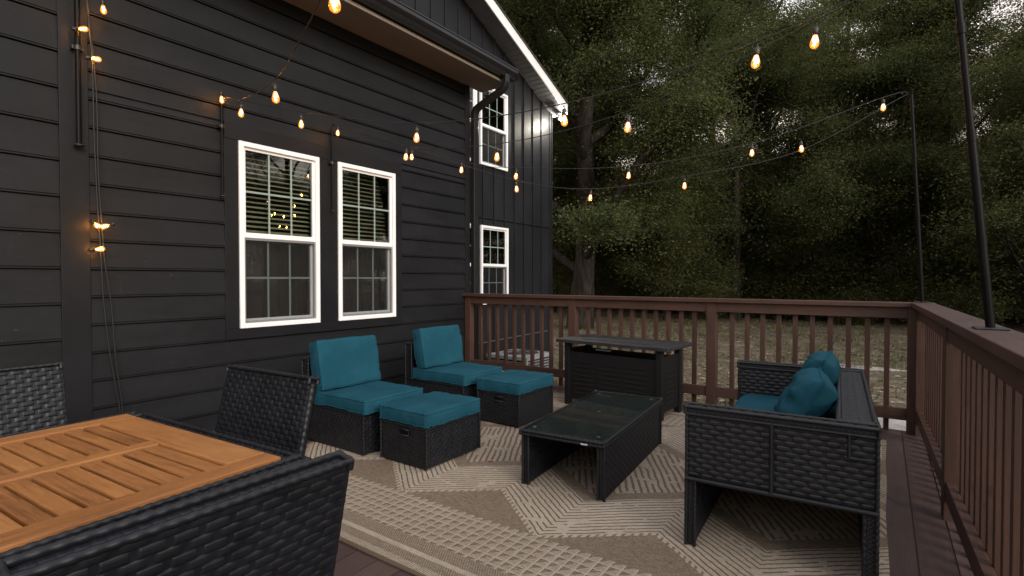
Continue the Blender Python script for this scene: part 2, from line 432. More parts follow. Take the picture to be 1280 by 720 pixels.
ZZ = np.array([[noise.noise((x * .12, y * .12, 3.)) * .14 + noise.noise((x * .5, y * .5, 8.)) * .05 for x in xs] for y in ys])
ZZ = ZZ * np.clip((YY - 7) / 6, 0, 1) + GZ
a_, b_ = ZZ.shape
ii, jj = np.meshgrid(np.arange(a_ - 1), np.arange(b_ - 1), indexing='ij')
gm = MB().add(np.stack([XX, YY, ZZ], -1).reshape(-1, 3), np.stack([ii * b_ + jj, ii * b_ + jj + 1, (ii + 1) * b_ + jj + 1, (ii + 1) * b_ + jj], -1).reshape(-1, 4), None, True)
tag(gm.build('ground', M_GROUND), kind='structure')

# deck floor: boards as one grooved sheet running away from the camera
prof = []
x = -4.49
k0 = math.ceil(x / .14)
prof.append((x, 0))
k = k0
while k * .14 < .42:
    c = k * .14
    prof += [(c - .0035, 0), (c - .003, -.012), (c + .003, -.012), (c + .0035, 0)]
    k += 1
prof += [(.44, 0), (.44, -.24), (-4.49, -.24)]
dk = MB(); dk.extrude(prof, -4.0, 5.36)
pp = [(a, 5.36, b) for a, b in prof]
dk.box(-4.49, .44, 5.361, 5.40, -.26, -.004)
tag(dk.build('deck', M_DECK), kind='structure')

# ------------------------------------------------------------------ rug
rug = MB(); nx, ny = 70, 70
rx0, rx1, ry0, ry1 = -3.55, .035, RC - RHALF, RC + RHALF
gx = np.linspace(rx0, rx1, nx); gy = np.linspace(ry0, ry1, ny)
top = np.array([[(a + .012 * noise.noise((b * 1.6, 1.7, 0)), b + .012 * noise.noise((a * 1.4, 5.5, 0)), .011 + .0025 * noise.noise((a * 2.2, b * 2.2, 4.)) + (0.010 * max(0, noise.noise((a * 1.1 + 4, b * .5, 9.))) if (b < ry0 + .25) else 0)) for a in gx] for b in gy])
i, j = np.meshgrid(np.arange(ny - 1), np.arange(nx - 1), indexing='ij')
F = np.stack([i * nx + j, i * nx + j + 1, (i + 1) * nx + j + 1, (i + 1) * nx + j], -1).reshape(-1, 4)
ring = [(0, j) for j in range(nx)] + [(i, nx - 1) for i in range(1, ny)] + [(ny - 1, j) for j in range(nx - 2, -1, -1)] + [(i, 0) for i in range(ny - 2, 0, -1)]
V = top.reshape(-1, 3); base = len(V)
V2 = np.array([(*top[q][:2], .003) for q in ring]); L = len(ring)
rug.add(np.vstack([V, V2]), np.vstack([F, np.array([(base + q, base + (q + 1) % L, ring[(q + 1) % L][0] * nx + ring[(q + 1) % L][1], ring[q][0] * nx + ring[q][1]) for q in range(L)])]), None, True)
tag(rug.build('area_rug', M_RUG), 'large flat woven rug with beige and brown zigzag pattern covering the deck', 'rug')

# ------------------------------------------------------------------ house
WX = -4.5
house = thing('house', 'black clapboard house with white windows along one side of the deck', 'house')
def lap_siding(name, y0, y1, z0, z1, pitch, phase, parent=house, x=WX):
    """one sheet of lapped boards; z of a lap's lower edge = phase + k * pitch"""
    pr = []; k = math.floor((z0 - phase) / pitch)
    while True:
        a = phase + k * pitch; b = a + pitch
        seq = [(a, -.012), (a + .0075, -.012), (a + .008, .018), (a + .016, .018), (a + .0175, .009), (a + .0215, .009), (a + .023, .016), (b - .0005, .004)]
        for z, d in seq: pr.append((min(max(z, z0), z1), d))
        if b > z1: break
        k += 1
    mb = MB(); mb.extrude([(x + d, z) for z, d in pr], y0, y1, closed=False)
    return mb.build(name, M_SIDING, parent)
TY0, TY1, TZ0, TZ1 = 2.21, 4.18, .735, 2.56       # trim panel round the pair of windows
CT0, CT1 = 1.135, 1.295                            # vertical trim board
s_l = lap_siding('lap_siding', -5.0, CT0, -.3, 3.80, .2405, .108)
lap_siding('lap_siding', CT1, TY0, TZ0, TZ1, .1955, .331)
lap_siding('lap_siding', TY1, 5.30, TZ0, TZ1, .1955, .331)
lap_siding('lap_siding', CT1, 5.30, TZ1, 3.80, .1955, .331)
lap_siding('lap_siding', CT1, 5.30, -.3, TZ0, .1955, .331)
MB().box(WX, WX + .024, CT0, CT1, -.3, 3.80).build('corner_trim', M_TRIM, house, .003)
mb = MB(); mb.box(WX, WX + .022, 5.30, 5.39, -.66, 3.80); mb.build('corner_trim', M_TRIM, house, .003)

WINS = [(2.325, 3.105), (3.32, 4.078)]; WZ0, WZ1 = .825, 2.425
mb = MB(); t = .021
mb.box(WX, WX + t, TY0, TY1, WZ1, TZ1, 1); mb.box(WX, WX + t + .006, TY0 - .0, TY1, TZ0, WZ0, 1)
for a, b in ((TY0, WINS[0][0]), (WINS[0][1], WINS[1][0]), (WINS[1][1], TY1)): mb.box(WX, WX + t - .003, a, b, WZ0, WZ1, 2)
mb.build('window_trim', M_TRIM, house, .003)

def window(y0, y1, z0, z1, x, blind_low=False, depth=.045):
    fw = .042; zm = (z0 + z1) / 2 - .0
    f = MB()
    xa, xb = x - .06, x + .030
    f.box(xa, xb, y0, y0 + fw, z0, z1, 2); f.box(xa, xb, y1 - fw, y1, z0, z1, 2)
    f.box(xa, xb - .001, y0 + fw, y1 - fw, z1 - fw, z1, 1); f.box(xa, xb + .004, y0 + fw, y1 - fw, z0, z0 + fw, 1)
    win = f.build('window', M_WHITE, house, .004)
    # sashes
    for nm, (za, zb, xo) in (('upper_sash', (zm - .02, z1 - fw, 0.006)), ('lower_sash', (z0 + fw, zm + .02, -.022))):
        s = MB(); r = .024 if nm == 'upper_sash' else .030
        bot = .045 if nm == 'upper_sash' else .035
        s.box(x - .03 + xo, x + xo, y0 + fw, y0 + fw + r, za, zb, 2); s.box(x - .03 + xo, x + xo, y1 - fw - r, y1 - fw, za, zb, 2)
        s.box(x - .03 + xo, x + xo + .004, y0 + fw + r, y1 - fw - r, za, za + bot, 1); s.box(x - .03 + xo, x + xo - .001, y0 + fw + r, y1 - fw - r, zb - r, zb, 1)
        s.build(nm, M_WHITE, win, .003)
        ya, yb = y0 + fw + r, y1 - fw - r; zc, zd = za + bot, zb - r
        MB().box(x - .018 + xo, x - .014 + xo, ya, yb, zc, zd).build('pane', M_PANE, win)
        m = MB(); xm = x - .008 + xo
        for q in (1, 2):
            c = ya + (yb - ya) * q / 3; m.box(xm - .004, xm, c - .008, c + .008, zc, zd, 2)
        c = (zc + zd) / 2
        for q in range(3):
            p0 = ya + (yb - ya) * q / 3 + (.008 if q else 0); p1 = ya + (yb - ya) * (q + 1) / 3 - (.008 if q < 2 else 0)
            m.box(xm - .0035, xm - .0005, p0, p1, c - .008, c + .008, 1)
        m.build('grille', M_MUNTIN, win)
    # insect screen on the lower half
    s = MB(); ya, yb, za, zb = y0 + fw, y1 - fw, z0 + fw, zm - .022
    for (a, b, c, d) in ((ya, ya + .016, za, zb), (yb - .016, yb, za, zb), (ya + .016, yb - .016, za, za + .018), (ya + .016, yb - .016, zb - .018, zb)):
        s.box(x + .002, x + .012, a, b, c, d)
    sf = s.build('screen_frame', M_SCREENF, win)
    MB().box(x + .0055, x + .0065, ya + .016, yb - .016, za + .018, zb - .018).build('insect_screen', M_SCREEN, win)
    # blind behind the upper half, slats tilted open
    b = MB(); zt = z1 - fw - .02; zl = z0 + .1 if blind_low else zm - .04; z = zt
    while z > zl:
        M = Matrix.Translation((x - .11, 0, z)) @ Matrix.Rotation(R(24), 4, 'Y')
        b.box(-.023, .023, y0 + .03, y1 - .03, -.0013, .0013, 1, M); z -= .043
    b.build('blind', M_BLIND, win)
    # reveal and the dark room behind
    q = MB(); xr = x - .50
    q.box(xr - .02, xr, y0 - .12, y1 + .12, z0 - .2, z1 + .1)
    q.box(xr, x - .062, y0 - .14, y0 - .12, z0 - .2, z1 + .1); q.box(xr, x - .062, y1 + .12, y1 + .14, z0 - .2, z1 + .1)
    q.box(xr, x - .062, y0 - .12, y1 + .12, z1 + .08, z1 + .1); q.box(xr, x - .062, y0 - .12, y1 + .12, z0 - .2, z0 - .18)
    q.build('room', M_DARK, win)
    c = MB(); n = 40; yy = np.linspace(y0 - .1, y1 + .1, n)
    c.extrude([(0, 0)] * 0 or [(x - .30 + .02 * math.sin(i * 1.1) + .006 * math.sin(i * 2.7), yv) for i, yv in enumerate(yy)], z0 - .15, zm + .0, M=Matrix(((1, 0, 0, 0), (0, 0, 1, 0), (0, 1, 0, 0), (0, 0, 0, 1))), closed=False, smooth=True)
    c.build('curtain', M_CURTAIN, win)
    return win
for a, b in WINS: window(a, b, WZ0, WZ1, WX + .004)

# main eave: soffit, fascia, gutter, downspout, roof
EZ = 3.79; EX = -4.03; EY1 = 5.66
MB().box(WX, EX - .02, -5, EY1, EZ, EZ + .02, 1).build('soffit', M_SOFFIT, house)
mb = MB(); mb.box(EX - .02, EX, -5, EY1, EZ - .006, EZ + .03, 1); mb.build('soffit_edge', M_SOFFEDGE, house, .003)
MB().box(EX - .02, EX + .004, -5, EY1, EZ + .031, EZ + .20, 1).build('eave_fascia', M_TRIM, house)
GX = EX + .006
gp = [(0, .04), (.075, .04), (.080, .055), (.088, .085), (.108, .105), (.120, .125), (.120, .160), (.130, .168), (.128, .176), (.112, .172), (.112, .128), (.10, .112), (.08, .09), (.07, .05), (.006, .05), (.006, .172), (0, .172)]
gu = MB(); gu.extrude([(GX + a, EZ + b) for a, b in gp], -5, EY1 + .02)
gu.box(GX, GX + .118, EY1 + .0195, EY1 + .0225, EZ + .041, EZ + .168)
gutter = gu.build('gutter', M_GUTTER, house)
def rect_tube(mb, pts, a, b):
    P = [Vector(p) for p in pts]
    V = []; 
    for i, p in enumerate(P):
        d = (P[min(i + 1, len(P) - 1)] - P[max(i - 1, 0)]).normalized()
        s1 = Vector((0, 1, 0)) - d * d.y; s1.normalize(); s2 = d.cross(s1)
        for u, v in ((-1, -1), (1, -1), (1, 1), (-1, 1)): V.append(p + s1 * (u * a) + s2 * (v * b))
    F = [(i * 4 + j, i * 4 + (j + 1) % 4, i * 4 + 4 + (j + 1) % 4, i * 4 + 4 + j) for i in range(len(P) - 1) for j in range(4)]
    mb.add([tuple(v) for v in V], F)
ds = MB()
DY = 5.425
rect_tube(ds, [(-3.955, DY + .05, EZ + .06), (-3.955, DY + .05, EZ - .03), (-3.965, DY + .05, EZ - .075), (-3.995, DY + .045, EZ - .115), (-4.36, DY + .005, EZ - .285), (-4.40, DY, EZ - .31), (-4.425, DY, EZ - .36), (-4.43, DY, EZ - .42), (-4.43, DY, GZ + .15), (-4.38, DY + .0, GZ + .06), (-4.2, DY, GZ + .03)], .044, .034)
ds.build('downspout', M_GUTTER, gutter, .008)
for z in (3.2, 2.0, .9): MB().box(-4.47, -4.40, DY - .045, DY + .045, z, z + .025).build('downspout_strap', M_GUTTER, gutter)
VX = -5.45
mr = MB(); mr.extrude([(EX + .02, EZ + .20), (VX, EZ + .20 + 1.44 * .36), (VX, EZ + .17 + 1.44 * .36), (EX - .0, EZ + .172)], -5, EY1 + .03)
mr.build('roof', M_ROOF, house)
# end wall of the main part and the back of the shell
MB().box(VX + .03, WX, 5.345, 5.37, GZ, EZ + .3).build('end_wall', M_TRIM, house)

# two-storey wing behind, board and batten, gable towards the yard
RY, RZ = 3.4, 4.56 + .4186 * (9.09 - 3.4); GY1 = 9.07
def rake_z(y): return 4.56 + .4186 * (9.09 - (y if y > RY else 2 * RY - y))
W2 = [((5.98, 6.705, 3.14, 4.47)), ((6.795, 7.565, 3.14, 4.47)), ((5.98, 6.725, .82, 2.14)), ((6.815, 7.585, .82, 2.14))]
wing = MB()
def wall_piece(y0, y1, z0, z1): wing.ngon([(VX, y0, z0), (VX, y1, z0), (VX, y1, z1), (VX, y0, z1)])
wy = 2 * RY - GY1
wing.ngon([(VX, wy, 4.47), (VX, GY1, 4.47), (VX, GY1, rake_z(GY1)), (VX, RY, rake_z(RY)), (VX, wy, rake_z(wy))])
wall_piece(wy, 5.98, GZ, 4.47); wall_piece(7.585, GY1, GZ, 4.47)
wall_piece(5.98, 7.585, GZ, .82); wall_piece(5.98, 7.585, 2.14, 3.14)
wall_piece(6.705, 6.795, 3.14, 4.47); wall_piece(7.565, 7.585, 3.14, 4.47); wall_piece(6.725, 6.815, .82, 2.14)
wing.add([(VX, GY1, GZ), (VX - 6, GY1, GZ), (VX - 6, GY1, rake_z(GY1)), (VX, GY1, rake_z(GY1))], [(0, 1, 2, 3)])
wing.add([(VX, GY1 + .0005, GZ), (VX, GY1 + .0005, GZ + .001), (VX - .001, GY1, GZ)], [(0, 1, 2)])
wing.build('batten_wall', M_BATTEN, house)
bt = MB(); y = GY1 - .04; k = 0
def in_win(y, z): return any(a - .03 < y < b + .03 and c - .02 < z < d + .02 for a, b, c, d in W2)
while y > 3.5:
    for (za, zb) in ((GZ + .35, 2.262), (2.275, rake_z(y) - .02)):
        # split round windows
        z = za; run = None
        for q in np.arange(za, zb, .02):
            if not in_win(y, q):
                if run is None: run = q
            elif run is not None: bt.box(VX, VX + .019, y - .021, y + .021, run, q, 2); run = None
        if run is not None: bt.box(VX, VX + .019, y - .021, y + .021, run, zb, 2)
    y -= .305
bt.box(VX, VX + .026, 5.4, GY1, 2.263, 2.274, 1)
bt.box(VX, VX + .030, 5.4, GY1, GZ + .2, GZ + .35, 1)
bt.box(VX - .06, VX + .028, GY1 + .002, GY1 + .03, GZ + .2, rake_z(GY1) - .03, 2)
bt.build('batten', M_BATTEN, house, .002)
for a, b, c, d in W2:
    window(a, b, c, d, VX + .004, blind_low=(c > 2))
# rake: soffit, white fascia, roof
FX = -5.10
EYR = 9.12
def rk(y, dz): return 4.557 + dz + .4186 * (9.09 - y)
yt = RY
for nm, m, pr in (('rake_soffit', M_GSOFFIT, [(VX, -.02), (FX - .02, -.02), (FX - .02, 0), (VX, 0)]), ('rake_fascia', M_WHITEP, [(FX - .02, -.045), (FX, -.045), (FX, .14), (FX - .02, .14)]), ('wing_roof', M_ROOF, [(VX - 6, .141), (FX + .02, .141), (FX + .02, .165), (VX - 6, .165)])):
    b = MB()
    for (ya, yb) in ((EYR, RY), (RY, 2 * RY - EYR)):
        V = [(xx, ya, rk(ya if ya >= RY else 2 * RY - ya, dz)) for xx, dz in pr] + [(xx, yb, rk(yb if yb >= RY else 2 * RY - yb, dz)) for xx, dz in pr]
        F = [(0, 1, 5, 4), (1, 2, 6, 5), (2, 3, 7, 6), (3, 0, 4, 7), (0, 3, 2, 1), (4, 5, 6, 7)]
        b.add(V, F)
    b.build(nm, m, house)
sv = MB()   # vent ribs under the rake
y = 9.0
while y > 4.6:
    sv.add([(VX + .01, y, rk(y, -.0215)), (FX - .03, y, rk(y, -.0215)), (FX - .03, y + .012, rk(y + .012, -.0245)), (VX + .01, y + .012, rk(y + .012, -.0245))], [(0, 1, 2, 3)]); y -= .10
sv.build('soffit_rib', M_GSOFFIT, house)
# eave return at the end of the rake
eb = MB(); eb.box(VX - 6, FX, EYR, EYR + .018, rk(EYR, -.06), rk(EYR, .14), 0); eb.build('eave_board', M_WHITEP, house)
# grey conduit low on the wing
cd = MB(); cd.tube([(VX + .03, 5.6, .16), (VX + .03, 8.9, .22)], .011, 6); cd.build('conduit', mat('grey_conduit', (.06, .06, .062), .5), house)

# flood light under the eave
fl = thing('flood_light', 'small white twin flood light glowing under the end of the white rake', 'light', (VX + .20, 9.05, 4.50))
fb = MB(); fb.lathe([(0, .0), (.055, 0), (.055, -.03), (.02, -.04), (0, -.04)], 14); fb.build('base', M_WHITE, fl)
for sx in (-1, 1):
    M = Matrix.Translation((.05, sx * .06, -.075)) @ Matrix.Rotation(R(-50 * sx), 4, 'X') @ Matrix.Rotation(R(35), 4, 'Y')
    h = MB(); h.lathe([(0, .05), (.025, .05), (.034, .02), (.045, -.045), (.043, -.05)], 14, M); hd = h.build('lamp_head', M_WHITE, fl)
    l = MB(); l.lathe([(.042, -.046), (.03, -.056), (0, -.06)], 14, M); l.build('lens', M_FLOOD, hd)
ld = bpy.data.lights.new('flood_lamp', 'POINT'); ld.energy = 45; ld.color = (1, .90, .76); ld.shadow_soft_size = .05
lo = bpy.data.objects.new('flood_lamp', ld); COL.objects.link(lo); lo.parent = fl; lo.location = (.09, .02, -.17)

# ------------------------------------------------------------------ railings
def railing(name, label, L, posts, loc, rz, poststart=0):
    t = thing(name, label, 'railing', loc, rz)
    PW = .09
    c = MB(); c.box(-.02, L + .02, -.03, .115, 1.022, 1.060, 0); c.build('cap_rail', M_RAIL, t, .004)
    for p in posts:
        MB().box(p - PW / 2, p + PW / 2, 0, PW, -.2, 1.021, 2).build('post', M_RAIL, t, .004)
    ed = sorted(posts)
    for a, b in zip(ed[:-1], ed[1:]):
        a += PW / 2; b -= PW / 2
        MB().box(a, b, .008, .046, .930, 1.021, 0).build('top_rail', M_RAIL, t, .003)
        MB().box(a, b, .010, .048, .105, .200, 0).build('bottom_rail', M_RAIL, t, .003)
        n = max(1, int(round((b - a) / .131)) - 1)
        for i in range(n):
            q = a + (b - a) * (i + 1) / (n + 1)
            dx = random.uniform(-.003, .003)
            MB().box(q - .019, q + .019, .0495, .0875, -.03, 1.0, 2, rotm('Y', R(random.uniform(-.25, .25)), (q, 0, .5))).build('baluster', M_RAIL, t, .002)
    return t
BY = 5.27
railing('deck_railing', 'reddish brown wooden railing across the far end of the deck, behind the fire table', 4.80, [.045, 1.59, 3.12, 4.69], (-4.475, BY, 0), 0)
railing('deck_railing', 'reddish brown wooden railing receding along the yard side beside the loveseat', 9.0, [1.70, 3.5, 5.3, 7.1, 8.9, -.04], (.222, BY - .035, 0), R(-90) + R(1.5))

# ------------------------------------------------------------------ wicker furniture
def wbox(x0, x1, y0, y1, z0, z1, faces='xXyYZ', mb=None, core=None, row=.0225, fl=.064, M=None, edges=True, er=.008, vert='', amp=.0034):
    """box clad in woven sheets with wrapped edges, into mb"""
    e = .0085
    w, d, h = x1 - x0, y1 - y0, z1 - z0
    mb.box(x0 + e, x1 - e, y0 + e, y1 - e, z0 + .002, z1 - e, 0, M)
    X, Y, Z = np.eye(3)
    spec = {'x': ((x0 + e, y1, z0), -Y, Z, d, h), 'X': ((x1 - e, y0, z0), Y, Z, d, h), 'y': ((x0, y0 + e, z0), X, Z, w, h), 'Y': ((x1, y1 - e, z0), -X, Z, w, h),
            'Z': ((x0, y0, z1 - e), X, Y, w, d), 'z': ((x0, y1, z0 + e), X, -Y, w, d)}
    for f in faces:
        o, U, V, a, b = spec[f]
        if min(a, b) < .052:      # narrow ends are wrapped with one fine strand
            if a > b: o = np.array(o) + U * a; U, V, a, b = V, -U, b, a
            mb.weave(o, U, V, a, b, .010, a, amp * .30, M=M); continue
        if f in vert:   # strands running up the panel
            o = np.array(o) + U * a; U, V, a, b = V, -U, b, a
        mb.weave(o, U, V, a, b, row, fl, amp, M=M)
    if edges:
        c = [(x, y, z) for x in (x0, x1) for y in (y0, y1) for z in (z0, z1)]
        for i, p in enumerate(c):
            for q in c[i + 1:]:
                df = [abs(p[k] - q[k]) > 1e-9 for k in range(3)]
                if sum(df) != 1: continue
                if p[2] == z0 and q[2] == z0 and 'z' not in faces: continue
                Lq = math.dist(p, q); n = max(2, int(Lq / .0065))
                tt = np.linspace(0, 1, n)
                P = np.array(p) + (np.array(q) - np.array(p)) * tt[:, None]
                ins = er * .45
                cen = np.array([(x0 + x1) / 2, (y0 + y1) / 2, (z0 + z1) / 2])
                for k in range(3):
                    if not df[k]: P[:, k] += ins * np.sign(cen[k] - p[k])
                mb.tube(P, er * (1 + .09 * np.where((np.arange(n) // 2) % 2 == 0, 1, -1)), 7, True, M)

def cushion(name, w, d, h, parent, loc, rot=(0, 0, 0), puff=.018, r=.03, seed=0, wr=.0055, nn=22, piping=True):
    """boxed cushion: rounded edges, crowned faces, small wrinkles"""
    bm = MB(); n = nn
    def surf(a, b, c):
        p = np.array([a * w / 2, b * d / 2, c * h / 2]); 
        inn = np.array([w / 2 - r, d / 2 - r, max(h / 2 - r, .001)]); q = np.clip(p, -inn, inn); v = p - q; l = np.linalg.norm(v)
        if l > 1e-9: p = q + v / l * r
        cr = (1 - a * a) * (1 - b * b)
        p[2] += c * puff * cr ** .7
        p[0] += np.sign(a) * abs(a) ** 3 * puff * .5 * (1 - b * b) * (1 - c * c) ; p[1] += np.sign(b) * abs(b) ** 3 * puff * .5 * (1 - a * a) * (1 - c * c)
        nz = noise.noise((p[0] * 7 + seed, p[1] * 7, p[2] * 7)) * wr + noise.noise((p[0] * 19 + seed, p[1] * 12, p[2] * 15 + 3)) * wr * .55
        # puckers along the seams
        edge = max(abs(a), abs(b))
        nz += .0022 * (edge ** 8) * math.sin((a if abs(b) > abs(a) else b) * 34 + seed) 
        return p + np.array([a, b, c * 1.3]) * nz
    m = 6
    u = np.sin(np.linspace(-1, 1, n) * math.pi / 2 * .999); u = np.sign(u) * np.abs(u) ** .85
    zc = np.linspace(-1, 1, m)
    for c in (-1, 1):
        V = [surf(a, b, c) for b in u for a in u]
        F = [(j * n + i, j * n + i + 1, (j + 1) * n + i + 1, (j + 1) * n + i) for j in range(n - 1) for i in range(n - 1)]
        if c < 0: F = [f[::-1] for f in F]
        bm.add(V, F, None, True)
    per = [(a, -1) for a in u] + [(1, b) for b in u[1:]] + [(a, 1) for a in u[::-1][1:]] + [(-1, b) for b in u[::-1][1:-1]]
    k = len(per)
    V = [surf(a, b, c) for c in zc for a, b in per]
    F = [(j * k + i, j * k + (i + 1) % k, (j + 1) * k + (i + 1) % k, (j + 1) * k + i) for j in range(m - 1) for i in range(k)]
    bm.add(V, F, None, True)
    o = bm.build(name, M_TEAL, parent, loc=loc); o.rotation_euler = rot
    if piping:
        pb = MB()
        for c in (-1, 1):
            P = [surf(a, b, c) + np.array([a, b, 0]) * .001 - np.array([0, 0, c * r * .22]) for a, b in per] ; P.append(P[0])
            pb.tube(P, .0052, 6, False)
        pb.build('piping', M_TEAL, o)
    return o

def throw_pillow(name, w, h, t, loc, rot, label, seed):
    bm = MB(); n = 30
    u = np.linspace(-1, 1, n)
    def pt(a, b, s):
        k = max(0, (1 - a ** 4) * (1 - b ** 4)) ** .42
        pinch = 1 - .07 * (1 - abs(b) ** 2) * abs(a) ** 2; pinch2 = 1 - .07 * (1 - abs(a) ** 2) * abs(b) ** 2
        z = s * t / 2 * k
        rad = max(abs(a), abs(b))
        ang = math.atan2(b, a)
        z += s * k * (.009 * math.sin(ang * 9 + seed) * rad ** 2 + .022 * noise.noise((a * 2.2 + seed, b * 2.2, s)) + .012 * noise.noise((a * 6 + seed, b * 4, s * 2)))
        return (a * w / 2 * pinch + .008 * noise.noise((a * 2, b * 2, seed)), b * h / 2 * pinch2, z)
    for s in (-1, 1):
        V = [pt(a, b, s) for b in u for a in u]
        F = [(j * n + i, j * n + i + 1, (j + 1) * n + i + 1, (j + 1) * n + i) for j in range(n - 1) for i in range(n - 1)]
        if s < 0: F = [f[::-1] for f in F]
        bm.add(V, F, None, True)
    o = bm.build(name, M_TEAL, loc=loc); o.rotation_euler = rot
    per = [(a, -1) for a in u] + [(1, b) for b in u[1:]] + [(a, 1) for a in u[::-1][1:]] + [(-1, b) for b in u[::-1][1:]]
    MB().tube([pt(a, b, 0) for a, b in per], .0055, 6, False).build('piping', M_TEAL, o)
    return tag(o, label, 'pillow', 'throw pillows on the loveseat')

# modular armless chairs (seat faces +x)
def modular(loc, label, seed, rz=0):
    t = thing('lounge_chair', label, 'chair', loc, rz, 'armless wicker lounge chairs along the house wall')
    b = MB(); wbox(.0, .73, 0, .56, .012, .29, 'XyYZ', b, vert='y', row=.020, fl=.055, amp=.0030); b.build('base', M_WICKER, t)
    b = MB(); wbox(.0, .085, 0, .56, .292, .625, 'xXyYZ', b, vert='y', row=.020, fl=.055, amp=.0030); b.build('backrest', M_WICKER, t)
    for px, py in ((.05, .05), (.68, .05), (.05, .51), (.68, .51)):
        MB().lathe([(0, 0), (.016, 0), (.018, .011), (0, .012)], 10, Matrix.Translation((px, py, 0.0))).build('foot', M_PLASTIC, t)
    cushion('seat_cushion', .665, .565, .098, t, (.420, .28, .343), puff=.005, seed=seed, r=.014, wr=.004)
    cushion('back_cushion', .56, .375, .115, t, (.180, .28, .578), (R(90), 0, R(90)), puff=.009, seed=seed + 3, r=.017)
    bc = [k for k in kids(t) if k.name.startswith('back_cushion')][0]
    bc.rotation_euler = (Matrix.Rotation(R(-11), 3, 'Y') @ Matrix.Rotation(R(90), 3, 'Z') @ Matrix.Rotation(R(90), 3, 'X')).to_euler()
    return t
def ottoman(loc, label, seed, rz=0):
    t = thing('ottoman', label, 'ottoman', loc, rz, 'wicker ottomans with teal cushions')
    b = MB(); wbox(0, .44, 0, .55, .012, .272, 'xXyYZ', b, row=.020, fl=.055, amp=.0030); ob = b.build('base', M_WICKER, t)
    h = MB()   # hand hole not cut: a near-black block stands for its shade, rimmed
    h.box(.19, .275, -.002, .006, .205, .238); h.build('handle_slot_shade', M_CORE_SHADE, t, .004)
    q = MB(); q.tube([(.187, -.001, .202), (.278, -.001, .202), (.278, -.001, .241), (.187, -.001, .241), (.187, -.001, .202)], .005, 6, False); q.build('handle_rim', M_WICKER, t)
    for px, py in ((.04, .04), (.40, .04), (.04, .51), (.40, .51)):
        MB().lathe([(0, 0), (.016, 0), (.018, .011), (0, .012)], 10, Matrix.Translation((px, py, 0.0))).build('foot', M_PLASTIC, t)
    cushion('seat_cushion', .455, .56, .098, t, (.22, .275, .325), puff=.005, seed=seed, r=.014, wr=.004)
    return t
RT = .012   # top of the rug
modular((-3.66, 2.372, RT), 'teal cushioned armless wicker chair in front of the two big house windows', 1)
modular((-3.735, 3.52, RT), 'teal cushioned armless wicker chair in the corner by the far railing', 8)
ottoman((-2.815, 2.42, RT), 'teal topped wicker ottoman near the middle of the rug, closer to the dining table', 15)
ottoman((-2.88, 3.56, RT), 'teal topped wicker ottoman beside the black fire table', 22)

# coffee table: woven top and two woven side panels, glass on top
ct = thing('coffee_table', 'low black wicker coffee table with a glass top', 'coffee table', (-1.245, 2.64, RT), R(4.8))
b = MB(); wbox(-.045, .0, 0.02, 1.22, 0, .305, 'xXyY', b); b.build('side_panel', M_WICKER, ct)
b = MB(); wbox(-.525, -.48, 0.02, 1.22, 0, .305, 'xXyY', b); b.build('side_panel', M_WICKER, ct)
b = MB(); wbox(-.53, .005, 0, 1.24, .306, .332, 'xXyYZz', b, row=.026, fl=.06, er=.009, amp=.0048); b.build('table_top', M_WICKER, ct)
gb = MB(); gb.box(-.527, .002, .003, 1.237, .341, .346); gt = gb.build('glass_top', M_TABLEGLASS, ct, .0015)
for px, py in ((-.47, .08), (-.06, .08), (-.47, 1.16), (-.06, 1.16), (-.265, .62)):
    MB().lathe([(0, .0), (.012, 0), (.011, .007), (0, .007)], 12, Matrix.Translation((px, py, .334))).build('bumper', mat('clear_bumper', (.16, .18, .175), .4), ct)
b = MB(); b.box(-.13, -.09, -.013, -.0115, .309, .317); b.build('tag', mat('grey_tag', (.5, .5, .5), .5), ct)

# loveseat (faces -x): origin at near front foot
sf = thing('loveseat', 'black wicker loveseat with teal cushions beside the yard railing', 'sofa', (-.742, 2.455, RT), R(3.4))
SD, SL = .74, 1.60
b = MB(); wbox(0, .045, 0, SL, 0, .315, 'xXyY', b); b.build('front_panel', M_WICKER, sf)
b = MB(); wbox(SD - .05, SD, 0, SL, 0, .315, 'xXyY', b); b.build('rear_panel', M_WICKER, sf)
b = MB(); wbox(.046, SD - .051, 0.0, SL, .30, .335, 'zZ', b, edges=False); b.build('seat_deck', M_WICKER, sf)
for nm, y0, y1 in (('armrest', 0, .075), ('armrest', SL - .075, SL)):
    b = MB(); wbox(0, SD, y0 + .004, y1, .316, .615, 'xXyY', b, row=.0235, fl=.064)
    wbox(-.006, SD + .004, y0, y1 + .004, .612, .648, 'xXyYZ', b, row=.019, fl=.055, er=.0075)
    if y0 == 0:
        b.tube([(.36, -.006, .318), (.36, -.006, .61)], .009, 7); b.tube([(.640, -.006, .52), (.640, -.006, .61)], .006, 6); b.tube([(.64, -.006, .52), (.70, -.006, .52)], .006, 6)
        b.tube([(.0, 0.0, .312), (SD, 0.0, .312)], .011, 7)
    b.build(nm, M_WICKER, sf)
b = MB(); Mb = rotm('Y', R(2.5), (SD, 0, .316)); wbox(SD - .14, SD, .08, SL - .08, .317, .648, 'xXyYZ', b, row=.0255, fl=.07, er=.012); b.build('backrest', M_WICKER, sf)
cushion('seat_cushion', .60, SL - .16, .10, sf, (.335, SL / 2, .385), puff=.010, seed=31, r=.025, nn=26)
def pl_world(lx, ly, lz): return sf.matrix_basis @ Vector((lx, ly, lz))
rt = lambda lean, tw: (Matrix.Rotation(R(3.4 + tw), 3, 'Z') @ Matrix.Rotation(R(90 - lean), 3, 'Y') @ Matrix.Rotation(R(90), 3, 'Z')).to_euler()
throw_pillow('throw_pillow', .46, .36, .20, pl_world(.455, .62, .585), rt(-26, 4), 'plump teal throw pillow nearest the camera in the loveseat', 2)
